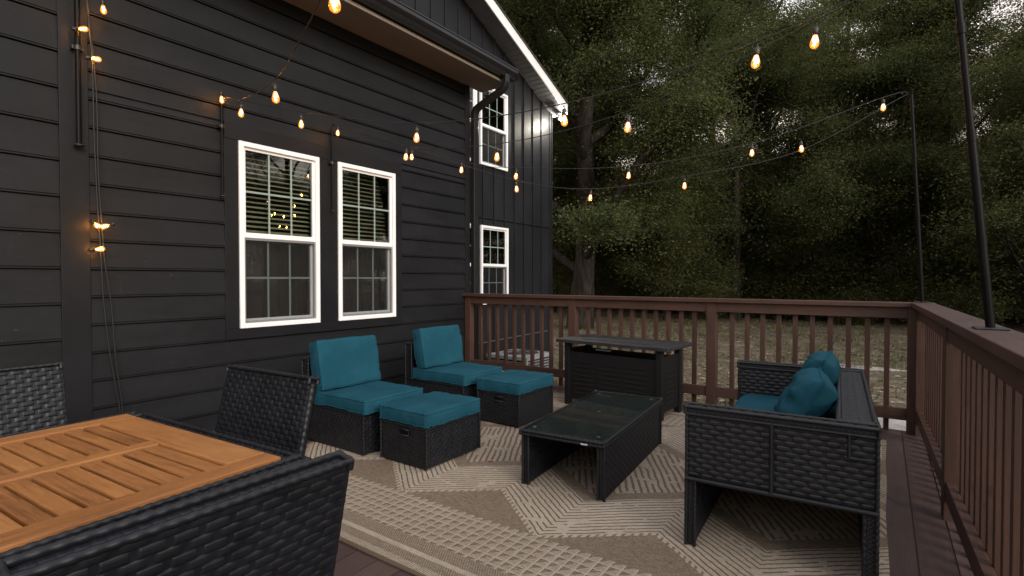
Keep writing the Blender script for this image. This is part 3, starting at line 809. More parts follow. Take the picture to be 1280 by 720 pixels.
throw_pillow('throw_pillow', .46, .40, .18, pl_world(.480, 1.10, .605), rt(-22, -3), 'teal throw pillow standing behind the other one, further along the loveseat', 5)

# fire table with its lid on
fp = thing('fire_table', 'black metal fire pit table with flat lid against the far railing', 'fire table', (-2.645, 4.505, RT), R(-5.0))
FW, FD, FH = 1.165, .56, .645
b = MB(); b.box(0, FW * .5 - .001, 0, FD, FH - .032, FH, 0); b.box(FW * .5 + .001, FW, 0, FD, FH - .032, FH, 0); tp = b.build('table_top', M_FIRETOP, fp, .004)
l = MB(); l.box(.22, FW - .22, .14, FD - .14, FH - .002, FH + .006, 0); lid = l.build('lid', M_FIRETOP, fp, .003)
for xk in (.38, .82): MB().lathe([(.0, 0.0), (.022, 0), (.022, .004), (.014, .006), (0, .006)], 12, Matrix.Translation((xk, .20, FH + .006))).build('lid_handle', M_PLASTIC, lid)
for px in (.075, FW - .130):
    for py in (.045, FD - .125): MB().box(px, px + .055, py, py + .055, 0, FH - .033, 2).build('leg', M_FIRE, fp, .003)
def slotted(w, h, n, M, name):
    """a pressed panel with staggered shallow brick-like slots as relief"""
    m = MB(); m.box(0, w, 0, .012, 0, h, 0, M)
    nr = 8
    for r_ in range(nr):
        for q in range(n):
            x0 = .05 + (w - .1) * q / n + (.012 if r_ % 2 else 0); x1 = x0 + (w - .1) / n - .05
            z0 = .06 + (h - .12) * r_ / nr
            m.extrude([(-.0005, z0), (-.006, z0 + .002), (-.006, z0 + .010), (-.0005, z0 + .014)], x0, x1, M=M @ Matrix(((0, 1, 0, 0), (1, 0, 0, 0), (0, 0, 1, 0), (0, 0, 0, 1))), closed=True)
    return m.build(name, M_FIRE, fp)
slotted(FW - .26, .465, 3, Matrix.Translation((.130, .06, .06)), 'front_panel')
slotted(FD - .225, .49, 1, Matrix.Translation((FW - .087, .10, .06)) @ Matrix.Rotation(R(90), 4, 'Z'), 'side_panel')
slotted(FD - .225, .49, 1, Matrix.Translation((.087, FD - .125, .06)) @ Matrix.Rotation(R(-90), 4, 'Z'), 'side_panel')
MB().box(.130, FW - .130, FD - .10, FD - .09, .06, .52).build('rear_panel', M_FIRE, fp)
MB().box(.165, FW - .165, .12, FD - .12, .06, .49).build('burner_box', M_CORE_SHADE, fp)
b = MB(); b.box(.40, .56, .10, .11, .553, .566); b.build('control_plate', mat('brushed_plate', (.35, .35, .36), .35, metal=.8), fp)

# ------------------------------------------------------------------ dining set
dt = thing('dining_table', 'black wicker dining table with slatted brown wooden top', 'dining table', (-1.405, .845, 0), R(4.0))
TW, TL = .93, 1.60      # local: x from -TW to 0, y from -TL to 0
b = MB(); z0, z1 = .712, .740; fr = .075; g_ = .006
b.box(-fr, 0, -TL, 0, z0, z1, 1); b.box(-TW, -TW + fr, -TL, 0, z0, z1, 1)
b.box(-TW + fr + .001, -fr - .001, -fr - .04, 0, z0, z1 - .0005, 0); b.box(-TW + fr + .001, -fr - .001, -TL, -TL + fr, z0, z1 - .0005, 0)
cx = -TW / 2; b.box(cx - .026, cx + .026, -TL + fr + .001, -fr - .041, z0, z1 - .001, 1)
for xa, xb in ((-TW + fr + .003, cx - .029), (cx + .029, -fr - .003)):
    y = -fr - .048
    while y - .045 > -TL + fr:
        b.box(xa, xb, y - .0425, y, z0 + .002, z1 - .0035 - random.uniform(0, .0015), 0); y -= .0520
b.build('slatted_top', M_WOOD, dt, .004)
b = MB(); e = .055
wbox(-TW - e, -TW - .002, -TL - e, e, .66, .728, 'xXyYZ', b, row=.018, fl=.05); wbox(.002, e, -TL - e, e, .66, .728, 'xXyYZ', b, row=.018, fl=.05)
wbox(-TW, 0, .002, e, .66, .728, 'yYZ', b, row=.018, fl=.05, edges=True); wbox(-TW, 0, -TL - e, -TL - .002, .66, .728, 'yYZ', b, row=.018, fl=.05)
b.box(-TW, 0, -TL, 0, .655, .675)
b.build('frame', M_WICKER, dt)
for px in (-TW - .05, -.02):
    for py in (-TL - .05, -.02):
        b = MB(); wbox(px, px + .07, py, py + .07, 0, .659, 'xXyY', b); b.build('leg', M_WICKER, dt)

def dining_chair(label):
    """local: seat faces -y, backrest at +y, seat centre at the origin"""
    t = thing('dining_chair', label, 'chair', (0, 0, 0), 0, 'wicker dining chairs round the wooden table')
    w = .55
    b = MB(); wbox(-w / 2, w / 2, -.27, .22, .36, .43, 'xXyYZ', b); b.build('seat', M_WICKER, t)
    Mb = rotm('X', R(-13), (0, .23, .42))
    b = MB()
    b.box(-w / 2 + .008, w / 2 - .008, .222, .252, .40, .868, 0, Mb)
    X, Y, Z = np.eye(3)
    b.weave((-w / 2, .222, .40), X, Z, w, .475, .0195, .052, .0034, M=Mb)
    b.weave((w / 2, .252, .40), -X, Z, w, .475, .0195, .052, .0034, M=Mb)
    for sx in (-1, 1):
        b.tube([(sx * (w / 2 - .008), .237, z) for z in np.linspace(.40, .860, 70)], .0145 * (1 + .05 * np.where((np.arange(70) // 2) % 2 == 0, 1, -1)), 8, True, Mb)
    wbox(-w / 2 + .002, w / 2 - .002, .214, .260, .862, .884, 'yYZ', b, row=.0125, fl=.075, er=.0075, amp=.0020, M=Mb)
    b.build('backrest', M_WICKER, t)
    for px in (-.25, .21):
        for py in (-.25, .17):
            b = MB(); wbox(px, px + .04, py, py + .04, 0, .359, 'xXyY', b, row=.02, fl=.04, er=.006); b.build('leg', M_WICKER, t)
    return t
cA = dining_chair('black wicker dining chair at the far end of the wooden table, before the lounge seats')
cA.location = (-2.02, .845, 0); cA.rotation_euler = (0, 0, R(4))
cB = dup(cA, None, 'large black wicker dining chair back in the near foreground, between table and rug', (-1.275, .435, 0), R(-90 + 1))
cC = dup(cA, None, 'black wicker dining chair against the house wall, only its back showing over the table', (-2.655, .485, 0), R(90 + 1))

# ------------------------------------------------------------------ string light poles and strings
def wall_pole(y, z0, z1, label, brackets, x=WX + .065, r=.013):
    t = thing('light_pole', label, 'pole', (x, y, 0), 0, 'slim black poles fixed to the house wall')
    MB().tube([(0, 0, z0), (0, 0, z1)], r, 12).build('tube', M_POLE, t)
    MB().lathe([(0, z0 - .006), (r * 1.9, z0 - .006), (r * 2.1, z0 + .004), (r, z0 + .006)], 12).build('end_cap', M_PLASTIC, t)
    for z in brackets:
        b = MB(); b.box(-.045, .005, -r * 2, r * 2, z - .012, z + .012); b.tube([(0, 0, z - .014), (0, 0, z + .014)], r * 1.5, 10); b.build('bracket', M_PLASTIC, t, .002)
    h = MB(); h.tube([(0, 0, z1), (.004, .0, z1 + .03), (.02, 0, z1 + .05), (.035, 0, z1 + .035), (.033, 0, z1 + .015)], .004, 6); h.build('hook', M_POLE, t)
    return t
wall_pole(1.228, 2.15, 3.35, 'black metal pole on the wide trim board above the dining table', (2.80, 3.2), r=.016)
wall_pole(2.168, 1.93, 2.70, 'slim black pole on the wall before the first big window', (2.50,), r=.010)
wall_pole(3.224, 1.92, 2.72, 'slim black pole on the trim between the two big windows', (2.39,), r=.010)
def rail_pole(name_label, base, top, joints):
    t = thing('light_pole', name_label, 'pole', base, 0, 'tall black poles standing on the deck railing')
    B = np.array(base); D = np.array(top) - B
    MB().tube([tuple(D * q) for q in np.linspace(0, 1, 12)], [.0145] * 6 + [.0122] * 6, 12).build('tube', M_POLE, t)
    b = MB(); b.box(-.05, .05, -.05, .05, .001, .007); b.build('base_plate', M_PLASTIC, t, .003)
    for q in joints:
        c = D * q; d2 = D / np.linalg.norm(D) * .02
        MB().tube([tuple(c - d2), tuple(c + d2)], .0158, 12).build('joint_collar', M_POLE, t)
    e = D; h = MB(); h.tube([tuple(e - D * .012), tuple(e), tuple(e + D * .012)], [.0125, .018, .021], 10); h.build('top_cap', M_POLE, t)
    return t
NPB, NPT = (.335, 2.655, 1.060), (.205, 2.62, 2.52)
FPB, FPT = (.262, 5.325, 1.060), (.172, 5.27, 2.735)
rail_pole('tall black pole clamped on the near stretch of the yard side railing', NPB, NPT, (.23, .50, .78))
rail_pole('tall black pole standing on the far corner of the deck railing', FPB, FPT, (.20, .42, .70))

glass_prof = [(.009, .0), (.0115, -.005), (.016, -.018), (.0215, -.036), (.0230, -.048), (.020, -.062), (.010, -.071), (.001, -.073)]
def spline(P, per=10):
    P = [np.array(p, float) for p in P]; out = []
    Q = [2 * P[0] - P[1]] + P + [2 * P[-1] - P[-2]]
    for i in range(1, len(Q) - 2):
        for t in np.arange(per) / per:
            a, b, c, d = Q[i - 1:i + 3]
            out.append(.5 * ((2 * b) + (c - a) * t + (2 * a - 5 * b + 4 * c - d) * t * t + (3 * b - a - 3 * c + d) * t ** 3))
    out.append(P[-1]); return out
proto = {}
def string_light(label, path, bulbs, tilt=None, wire_r=.0028):
    """path: wire points; bulbs: world centres of the glass"""
    t = thing('string_light', label, 'string light', path[0], 0, 'warm string lights hung over the deck')
    o = np.array(path[0])
    sp = spline(path); n = len(sp)
    sp = [p - o for p in sp]
    MB().tube(sp, wire_r, 6).build('wire', M_WIRE, t)
    for i, c in enumerate(bulbs):
        rot = (R(random.uniform(-7, 7)), R(random.uniform(-7, 7)), 0) if not tilt else tilt[i]
        Rm = Matrix.Rotation(rot[1], 3, 'Y') @ Matrix.Rotation(rot[0], 3, 'X')
        off = Rm @ Vector((0, 0, .035))
        loc = Vector(np.array(c) - o) + off
        if not proto:
            gl = MB().lathe(glass_prof, 14).build('bulb', M_BULB, t)
            so = MB().lathe([(.0, .040), (.010, .040), (.0145, .034), (.015, .002), (.012, -.002), (0, -.002)], 12).build('socket', M_PLASTIC, gl)
            lp = MB(); lp.tube([(0, 0, .038), (0, .0, .062)], .0035, 6); lp.build('hanger', M_WIRE, gl)
            fi = MB(); fi.tube([(.0035 * math.cos(k * 1.3) + .0045 * (1 if k % 2 else -1), .006 * math.sin(k * 2.1), -.016 - .0034 * k) for k in range(12)], .0027, 6); fi.build('filament', M_FIL, gl)
            proto['b'] = gl; g2 = gl
        else:
            g2 = dup(proto['b'], t)
        g2.scale = (.82, .82, .82); g2.location = loc; g2.rotation_euler = (rot[0], rot[1], random.uniform(0, 6) if not tilt else 0)
    return t
up = lambda P, dz=.095: [(p[0], p[1], p[2] + dz) for p in P]
P2T = (-4.405, 2.168, 2.735); P3T = (-4.405, 3.224, 2.755); NT = (.205, 2.62, 2.515); FT = (.172, 5.27, 2.735)
b3 = [(-3.471, 2.264, 2.372), (-2.4, 2.367, 2.132), (-1.397, 2.464, 2.089), (-0.467, 2.554, 2.21)]
string_light('warm bulb string from the first window pole across to the near railing pole', [P2T] + up(b3) + [NT], b3)
b2 = [(-4.33, 3.211, 2.657), (-3.231, 3.068, 2.253), (-2.188, 2.932, 2.09), (-1.172, 2.8, 2.096), (-0.253, 2.68, 2.292)]
string_light('warm bulb string from the pole between the windows to the near railing pole', [P3T] + up(b2[1:]) + [NT], b2)
b4 = [(-3.228, 3.763, 2.264), (-2.755, 3.973, 2.185), (-1.832, 4.382, 2.154), (-0.908, 4.792, 2.303), (-0.563, 4.945, 2.318), (-0.009, 5.191, 2.622)]
string_light('warm bulb string between the second window pole and far corner pole, higher of two', [P3T] + up([b4[i] for i in (0, 1, 2, 3, 5)], .085) + [FT], b4)
b5 = [(-3.677, 3.563, 2.405), (-2.755, 3.973, 2.068), (-2.137, 4.247, 1.967), (-1.407, 4.571, 2.047)]
string_light('warm bulb string sagging lower of the two that reach the far corner pole', [P3T] + up(b5, .085) + [(-.6, 4.93, 2.30), FT], b5)
b1 = [(-4.385, 2.140, 2.695), (-3.604, 1.889, 2.381), (-2.559, 1.52, 2.177), (-1.419, 1.037, 2.113)]
string_light('warm bulb string passing close overhead from the first window pole towards the camera', [P2T, (-3.95, 2.02, 2.53)] + up(b1[1:]) + [(-.3, .55, 2.28), (.25, .25, 2.5)], b1)
# the bunch hanging down the wide trim board by the dining table
hb = [(-4.36, 1.352, 3.08), (-4.38, 1.248, 2.92), (-4.37, 1.315, 2.74), (-4.405, 1.312, 1.615), (-4.385, 1.345, 1.610), (-4.395, 1.328, 1.455)]
hp = [(-4.40, 1.24, 3.38), (-4.40, 1.262, 3.2), (-4.405, 1.285, 2.95), (-4.41, 1.30, 2.7), (-4.415, 1.305, 2.3), (-4.42, 1.315, 1.95), (-4.42, 1.325, 1.65), (-4.42, 1.335, 1.45), (-4.425, 1.35, 1.1), (-4.425, 1.385, .7), (-4.43, 1.44, .3), (-4.43, 1.45, .02)]
hg = string_light('bunch of warm bulbs on a cord hanging down the house wall by the dining table', hp, hb, [(R(5), R(0)), (R(110), R(10)), (R(100), R(20)), (R(40), R(60)), (R(-50), R(60)), (R(100), R(0))], .0048)
o = np.array(hp[0])
MB().tube([p - o for p in spline([(-4.40, 1.25, 3.36), (-4.415, 1.318, 2.6), (-4.42, 1.328, 2.0), (-4.42, 1.345, 1.6), (-4.42, 1.36, 1.35), (-4.425, 1.395, 1.05), (-4.425, 1.415, .7), (-4.43, 1.455, .3), (-4.43, 1.46, .02)])], .0048, 6).build('wire', M_WIRE, hg)

# ------------------------------------------------------------------ AC unit beyond the railing
ac = thing('air_conditioner', 'grey outdoor air conditioner unit on the ground behind the railing balusters', 'air conditioner', (-4.74, 6.95, GZ), 0)
MB().box(-.42, .42, -.42, .42, 0, .06).build('pad', M_STONE, ac, .01)
h = .76
b = MB(); b.box(-.34, .34, -.34, .34, .08, h - .06); b.build('coil', M_ACD, ac)
b = MB()
for sx in (-1, 1):
    for sy in (-1, 1): b.box(min(sx * .33, sx * .375), max(sx * .33, sx * .375), min(sy * .33, sy * .375), max(sy * .33, sy * .375), .061, h - .05)
for k in range(14):
    z = .09 + k * .044
    for s_ in (-1, 1):
        b.box(min(s_ * .35, s_ * .366), max(s_ * .35, s_ * .366), -.329, .329, z, z + .014); b.box(-.329, .329, min(s_ * .35, s_ * .366), max(s_ * .35, s_ * .366), z, z + .014)
b.build('louvered_casing', M_ACG, ac, .003)
b = MB(); n = 40; V = []; F = []
for i in range(n):
    a = 2 * math.pi * i / n; cc, ss_ = math.cos(a), math.sin(a); m = max(abs(cc), abs(ss_))
    V += [(cc / m * .385, ss_ / m * .385, h - .05), (cc / m * .385, ss_ / m * .385, h), (cc * .30, ss_ * .30, h + .012), (cc * .29, ss_ * .29, h - .02)]
for i in range(n):
    for q in range(3): F.append((i * 4 + q, ((i + 1) % n) * 4 + q, ((i + 1) % n) * 4 + q + 1, i * 4 + q + 1))
b.add(V, F); b.build('top_cover', M_ACG, ac)
b = MB()
for r_ in (.06, .12, .18, .24, .285): b.tube([(r_ * math.cos(a), r_ * math.sin(a), h + .012) for a in np.linspace(0, 2 * math.pi, 33)], .004, 5, False)
for a in np.arange(6) * math.pi / 3: b.tube([(.03 * math.cos(a), .03 * math.sin(a), h + .013), (.3 * math.cos(a), .3 * math.sin(a), h + .013)], .004, 5)
b.build('fan_grille', M_ACD, ac)
b = MB(); b.box(-.16, -.02, -.377, -.375, .42, .60); b.build('label_plate', M_WHITE, ac)

# ------------------------------------------------------------------ vegetation
def leaf_mat(name, dark, light, yel, ts=.48):
    m = bpy.data.materials.new(name); m.use_nodes = True; nt = m.node_tree; nt.nodes.remove(nt.nodes['Principled BSDF']); g = G(nt)
    out = nt.nodes['Material Output']; isl = g.island(); w = g.pos()
    f = g.add(g.mul(g.noise(.5, 4, .65, w), .8), g.mul(isl, .2))
    c = g.mix(g.ss(f, .3, .68), dark, light)
    c = g.mix(g.mul(g.ss(isl, .93, .98), .8), c, yel)
    d = nt.nodes.new('ShaderNodeBsdfDiffuse'); t = nt.nodes.new('ShaderNodeBsdfTranslucent'); mx = nt.nodes.new('ShaderNodeMixShader'); mx.inputs[0].default_value = ts
    gl = nt.nodes.new('ShaderNodeBsdfAnisotropic'); gl.inputs['Roughness'].default_value = .45; m2 = nt.nodes.new('ShaderNodeMixShader'); m2.inputs[0].default_value = .015
    nt.links.new(c, d.inputs[0]); nt.links.new(c, t.inputs[0]); nt.links.new(d.outputs[0], mx.inputs[1]); nt.links.new(t.outputs[0], mx.inputs[2])
    nt.links.new(mx.outputs[0], m2.inputs[1]); nt.links.new(gl.outputs[0], m2.inputs[2]); nt.links.new(m2.outputs[0], out.inputs[0])
    return m
M_LEAF_A = leaf_mat('oak_leaves', (.050, .066, .024), (.128, .146, .054), (.20, .165, .06))
M_LEAF_B = leaf_mat('hickory_leaves', (.050, .063, .024), (.130, .142, .052), (.25, .20, .06))
M_LEAF_U = leaf_mat('underbrush_leaves', (.052, .063, .024), (.135, .146, .056), (.25, .20, .06))
def f_bark(g, nt, p):
    w = g.tex('Object'); a = g.noise(7, 5, .7, w, (1, 1, .22)); b = g.noise(1.2, 3, .5, w)
    nt.links.new(g.mix(g.ss(g.add(g.mul(a, .7), g.mul(b, .3)), .35, .65), (.012, .010, .008), (.046, .039, .033)), p.inputs['Base Color'])
    nt.links.new(g.bump(a, .9, .05), p.inputs['Normal'])
M_BARK = mat('grey_brown_bark', rough=.95, spec=.1, fn=f_bark)

def leaves(centers, size, r, mb):
    """many small folded leaf faces round the given centres"""
    C = np.asarray(centers); n = len(C)
    a = r.normal(size=(n, 3)); a[:, 2] = a[:, 2] * .40 - .15; a /= np.linalg.norm(a, axis=1)[:, None]
    b = r.normal(size=(n, 3)); b[:, 2] *= .3; b -= a * (a * b).sum(1)[:, None]; b /= np.linalg.norm(b, axis=1)[:, None]
    s = size * r.uniform(.65, 1.35, n)[:, None]
    c = np.cross(a, b) * s * .12
    V = np.stack([C - a * s * .5, C + b * s * .30 + c, C + a * s * .55, C - b * s * .30 + c], 1).reshape(-1, 3)
    F = np.arange(n * 4).reshape(-1, 4)
    mb.add(V, F)
def make_tree(name, seed, H, crown_r, trunk_r, crown_base, nleaf, leaf, m, lean=(0, 0), lim=7, spread=1.0, twig=1.0, flat=.55, low_limbs=False):
    r = np.random.default_rng(seed); root = thing(name, '-', 'tree')
    tb = MB(); tips = []
    def grow(p, d, L, rad, lev):
        n = 5 if lev < 3 else 3
        P = [p]; q = p.copy(); dd = d.copy()
        for i in range(n):
            dd = dd + r.normal(size=3) * (.16 if lev else .05) + np.array([0, 0, .06 if lev else .02]); dd /= np.linalg.norm(dd)
            q = q + dd * L / n
            if lev and len(P) > 1 and math.hypot(q[0], q[1]) > crown_r * 1.12: break
            P.append(q.copy())
        n = len(P) - 1
        rr = np.linspace(rad, rad * (.55 if lev else .5), n + 1)
        if lev == 0: rr[0] *= 1.35
        tb.tube(P, rr, 9 if lev < 2 else 5, lev == 0)
        if lev >= 2:
            for pp in P[1:]: tips.append((pp, L))
        if lev == 3: return
        nb = lim if lev == 0 else (5 if lev == 1 else 4)
        for k in range(nb):
            if lev == 0: f = crown_base / H / .78 + (1 - crown_base / H / .78) * (k + r.uniform(0, .8)) / nb; f = min(f, .98)
            else: f = r.uniform(.30, 1.0)
            idx = f * n; i0 = min(int(idx), n - 1); pp = P[i0] + (P[i0 + 1] - P[i0]) * (idx - i0)
            az = k * 2.4 + r.uniform(-.5, .5) + seed
            if lev == 0:
                el = R(r.uniform(5, 35)) + f * .6 - (.25 if low_limbs else 0)
                nd = np.array([math.cos(az) * math.cos(el), math.sin(az) * math.cos(el), math.sin(el)])
                grow(pp, nd, crown_r * r.uniform(.75, 1.1) * spread * (1.15 - .45 * f), rad * .42, 1)
            else:
                nd = dd + r.normal(size=3) * .75; nd[2] *= .75; nd /= np.linalg.norm(nd)
                grow(pp, nd, L * r.uniform(.42, .62), rad * .5, lev + 1)
        if lev <= 1:
            nd = dd + r.normal(size=3) * .2; nd /= np.linalg.norm(nd); grow(P[-1], nd, L * (.34 if lev == 0 else .5), rr[-1] * .8, min(lev + 1, 3) if lev else 1)
    d0 = np.array([lean[0], lean[1], 1.]); d0 /= np.linalg.norm(d0)
    grow(np.array([0., 0, -.1]), d0, H * .78, trunk_r, 0)
    tb.build('trunk', M_BARK, root)
    T = np.array([t[0] for t in tips])
    w = r.uniform(.25, 1.6, len(T)) ** 1.5; w /= w.sum()
    pick = r.choice(len(T), nleaf, p=w)
    sg = r.uniform(.22, .62, len(T))[pick][:, None] * twig
    C = T[pick] + r.normal(size=(nleaf, 3)) * sg * np.array([1, 1, flat])
    C = C[(C[:, 2] > .8) & (np.hypot(C[:, 0], C[:, 1]) < crown_r * 1.25)]
    cm = MB(); leaves(C, leaf, r, cm); cm.build('crown', m, root)
    return root
def relabel(t, label, loc, rz, group=None, s=1.0):
    t['label'] = label; t.location = loc; t.rotation_euler = (0, 0, rz); t.scale = (s, s, s)
    if group: t['group'] = group
    return t
oak = make_tree('oak_tree', 3, 16, 5.8, .42, 1.7, 560000, .076, M_LEAF_A, (.02, .0), 15, 1.1, 1.2, .36, True)
relabel(oak, 'huge spreading oak with thick trunk just past the house corner', (-9.6, 18.2, GZ), R(10))
tA = make_tree('broadleaf_tree', 21, 15, 4.8, .22, 2.0, 190000, .084, M_LEAF_B, (.03, .02), 13, 1.0, 1.2, .4)
tB = make_tree('broadleaf_tree', 34, 17, 4.4, .20, 2.8, 190000, .084, M_LEAF_A, (-.03, .02), 13, 1.0, 1.2, .4)
tC = make_tree('slender_tree', 47, 11, 3.4, .12, 1.0, 105000, .078, M_LEAF_B, (.04, -.02), 13, 1.0, 1.0, .4)
tD = make_tree('understory_tree', 58, 6.5, 2.7, .07, .4, 85000, .078, M_LEAF_B, (.05, .03), 12, 1.05, 1.1)
relabel(tA, 'dense broadleaf tree at the woods edge directly behind the far corner pole', (-.39, 29.1, GZ), 0)
relabel(tB, 'tall broadleaf tree with narrow trunk in the middle of the woods edge', (-5.6, 26.0, GZ), 1)
relabel(tC, 'slender tree at the woods edge behind the near railing pole', (4.3, 25.4, GZ), 2)
relabel(tD, 'small bushy tree low under the right hand boughs of the oak', (-8.1, 23.6, GZ), .4)
front = [(tC, (-2.9, 28.2), 2.6, 'slender tree between the middle trunk and the far corner pole', 1.0), (tB, (2.2, 30.0), 3.9, 'tall broadleaf tree between the two railing poles', .95), (tA, (-8.2, 31.5), 4.4, 'broad leafy tree behind the oak boughs, left of the middle trunk', 1.05),
         (tC, (-13.2, 20.5), .7, 'slender tree close behind the dark wing of the house', 1.25), (tA, (7.6, 29.0), 5.1, 'broad tree at the right hand end of the woods edge', 1.0),
         (tD, (-11.6, 24.0), 2.2, 'small bushy tree behind the oak trunk', 1.1), (tD, (-3.8, 30.8), 3.7, 'small bushy tree in the shade left of the far corner pole', 1.15), (tD, (.9, 31.5), 5.0, 'small bushy tree in the shade right of the far corner pole', 1.2), (tD, (3.6, 29.2), 1.2, 'small bushy tree in the shade behind the near railing pole', 1.0)]
for src, (x, y), rz, lab, s in front:
    c = dup(src, None, lab, (x, y, GZ), rz); c.scale = (s, s, s)
G1 = 'trees in the dark rows behind the woods edge'
back = [(-15.4, 25.8), (-17.5, 31), (5.2, 37.5), (8.8, 40.9), (-20.06, 37.8), (-9.3, 49.3), (3.8, 49.0), (10.8, 49.8), (-23, 30), (13.5, 36)]
for i, (x, y) in enumerate(back):
    src = (tA, tB, tC)[i % 3]
    c = dup(src, None, 'tree in the dim rows of the woods behind the front trees', (x, y, GZ), i * 1.37); s = .95 + .25 * ((i * 7) % 5) / 5
    c.scale = (s, s, s * 1.05); c['group'] = G1; c.name = 'broadleaf_tree' if src is not tC else 'slender_tree'
for (x, y, rz, lab) in ((-6.1, 37.3, .8, 'tallest tree rising behind the woods edge above the middle trunk'), (-2.4, 42.3, 2.9, 'tall tree rising far behind, left of the far corner pole')):
    c = dup(tB, None, lab, (x, y, GZ), rz); c.scale = (1.3, 1.3, 1.35)
G3 = 'small bushy trees in the shade of the woods'
for i, (x, y) in enumerate([(-14.5, 29), (-10.2, 33), (-6.3, 34), (-2.0, 35), (1.6, 35.5), (5.0, 34), (8.4, 33.5), (-18, 27), (-12.5, 38), (-5.5, 40), (3.0, 44), (9.5, 36)]):
    c = dup(tD, None, 'small bushy tree in the deep shade under the tall trees', (x, y, GZ), i * 1.9); s = 1.1 + .12 * (i % 4); c.scale = (s, s, s); c['group'] = G3
G2 = 'unseen trees added beyond the yard side railing'
for i, (x, y) in enumerate([(17, 30), (20, 25), (23.5, 20), (26, 15), (27.5, 10), (28, 5), (24, 30), (29, 24), (33, 16), (33, 8), (21.5, 22), (25.5, 17.5)]):  # unseen tree belt added so the house windows reflect dark woods
    c = dup((tA, tC, tB, tD)[i % 4] if i < 10 else tD, None, 'unseen tree of the belt added to the right for window reflections', (x, y, GZ), i * 2.1); s = 1.0 if i < 10 else 1.3; c.scale = (s, s, s); c['group'] = G2

# underbrush in front of and below the woods: one dense mass
r = np.random.default_rng(5)
def brush(n_b, fn, hmax, leaf, per, name, kind='stuff'):
    mb = MB(); cs = []
    for i in range(n_b):
        x, y = fn(i); h = hmax * r.uniform(.35, 1.0); w = h * r.uniform(.5, .9)
        k = int(per * (h / hmax) ** 1.3)
        q = r.normal(size=(k, 3)); q /= np.linalg.norm(q, axis=1)[:, None] + 1e-9
        q *= (r.uniform(0.35, 1, k) ** .5)[:, None]
        c = np.stack([x + q[:, 0] * w, y + q[:, 1] * w, GZ + .05 + h * .5 + q[:, 2] * h * .5], -1)
        c += r.normal(size=c.shape) * .12
        cs.append(c)
    C = np.concatenate(cs); C = C[C[:, 2] > GZ]
    leaves(C, leaf, r, mb)
    return mb.build(name, M_LEAF_U)
def edge_pt(i):
    x = r.uniform(-20, 13); y = 27.5 + r.uniform(0, 8) + .12 * abs(x + 4); return x, y
u = brush(330, edge_pt, 3.4, .12, 900, 'undergrowth'); tag(u, 'dark tangled undergrowth along the foot of the woods', 'undergrowth', kind='stuff')
def far_pt(i): return r.uniform(-36, 30), r.uniform(42, 60)
u = brush(260, far_pt, 7.5, .24, 1300, 'far_woods'); tag(u, 'deep shaded woods behind the tree rows', 'woods', kind='stuff')
# a few countable shrubs at the edge of the clearing
def shrub(x, y, h, label, seed):
    rr = np.random.default_rng(seed); t = thing('shrub', label, 'shrub', (x, y, GZ), 0, 'shrubs at the edge of the clearing')
    st = MB(); C = []
    for k in range(11):
        az = rr.uniform(0, 6.28); el = rr.uniform(.7, 1.4); L = h * rr.uniform(.6, 1.05)
        d = np.array([math.cos(az) * math.cos(el), math.sin(az) * math.cos(el), math.sin(el)])
        P = [d * L * q + np.array([0, 0, -.15 * L * q * q]) for q in np.linspace(0, 1, 6)]
        st.tube(P, np.linspace(.012, .004, 6), 5)
        for q in np.linspace(.25, 1, 10): C.append((d * L * q + np.array([0, 0, -.15 * L * q * q]))[None] + rr.normal(size=(55, 3)) * .11 * h)
    st.build('stem', M_BARK, t)
    m = MB(); leaves(np.concatenate(C), .085, rr, m); m.build('foliage', M_LEAF_U, t)
    return t
shrub(-3.45, 7.1, .62, 'small green shrub behind the railing between the air conditioner and fire table', 3)
shrub(-6.6, 25.6, 1.9, 'leafy shrub at the woods edge near the middle trunk', 4)
shrub(-1.0, 26.6, 2.2, 'yellowish shrub at the woods edge in front of the far corner pole', 6)
shrub(2.6, 25.2, 2.0, 'bushy shrub at the woods edge seen between the two railing poles', 7)
shrub(5.0, 22.5, 1.7, 'low shrub at the woods edge right of the near railing pole', 9)

# grass and leaf litter on the clearing
M_GRASS = mat('yard_grass', rough=.9, spec=.1, fn=vary((.060, .066, .030), (.165, .150, .088), 1.1, 4, coord='Object'))
n = 110000
x = r.uniform(-16, 10, n); y = 6.0 + 22 * r.uniform(0, 1, n) ** 1.7
dens = np.array([noise.noise((a * .45, b * .45, 1.)) + .5 * noise.noise((a * 1.6, b * 1.6, 2.)) for a, b in zip(x, y)])
k = (dens > -.02) & ~((x < -5.2) & (y < 9.5)); x, y = x[k], y[k]; n = len(x)
az = r.uniform(0, 6.28, n); hh = r.uniform(.04, .12, n); wd = r.uniform(.004, .009, n) * (1 + y / 14)
bx, by = np.cos(az) * wd, np.sin(az) * wd; lx, ly = r.normal(size=n) * .035, r.normal(size=n) * .035
zg = np.array([GZ + (noise.noise((a * .12, b * .12, 3.)) * .14 + noise.noise((a * .5, b * .5, 8.)) * .05) * min(max((b - 7) / 6, 0), 1) for a, b in zip(x, y)])
V = np.stack([np.stack([x - bx, y - by, zg - .02], -1), np.stack([x + bx, y + by, zg - .02], -1), np.stack([x + lx, y + ly, zg + hh], -1)], 1).reshape(-1, 3)
gb = MB(); gb.add(V, np.arange(len(V)).reshape(-1, 3)); tag(gb.build('grass', M_GRASS), 'thin patchy grass growing over the yard', 'grass', kind='stuff')
n = 22000
x = r.uniform(-18, 11, n); y = 6.0 + 24 * r.uniform(0, 1, n) ** 1.2
k = ~((x < -5.2) & (y < 9.5)); x, y = x[k], y[k]; n = len(x)
zg = np.array([GZ + (noise.noise((a * .12, b * .12, 3.)) * .14 + noise.noise((a * .5, b * .5, 8.)) * .05) * min(max((b - 7) / 6, 0), 1) for a, b in zip(x, y)])
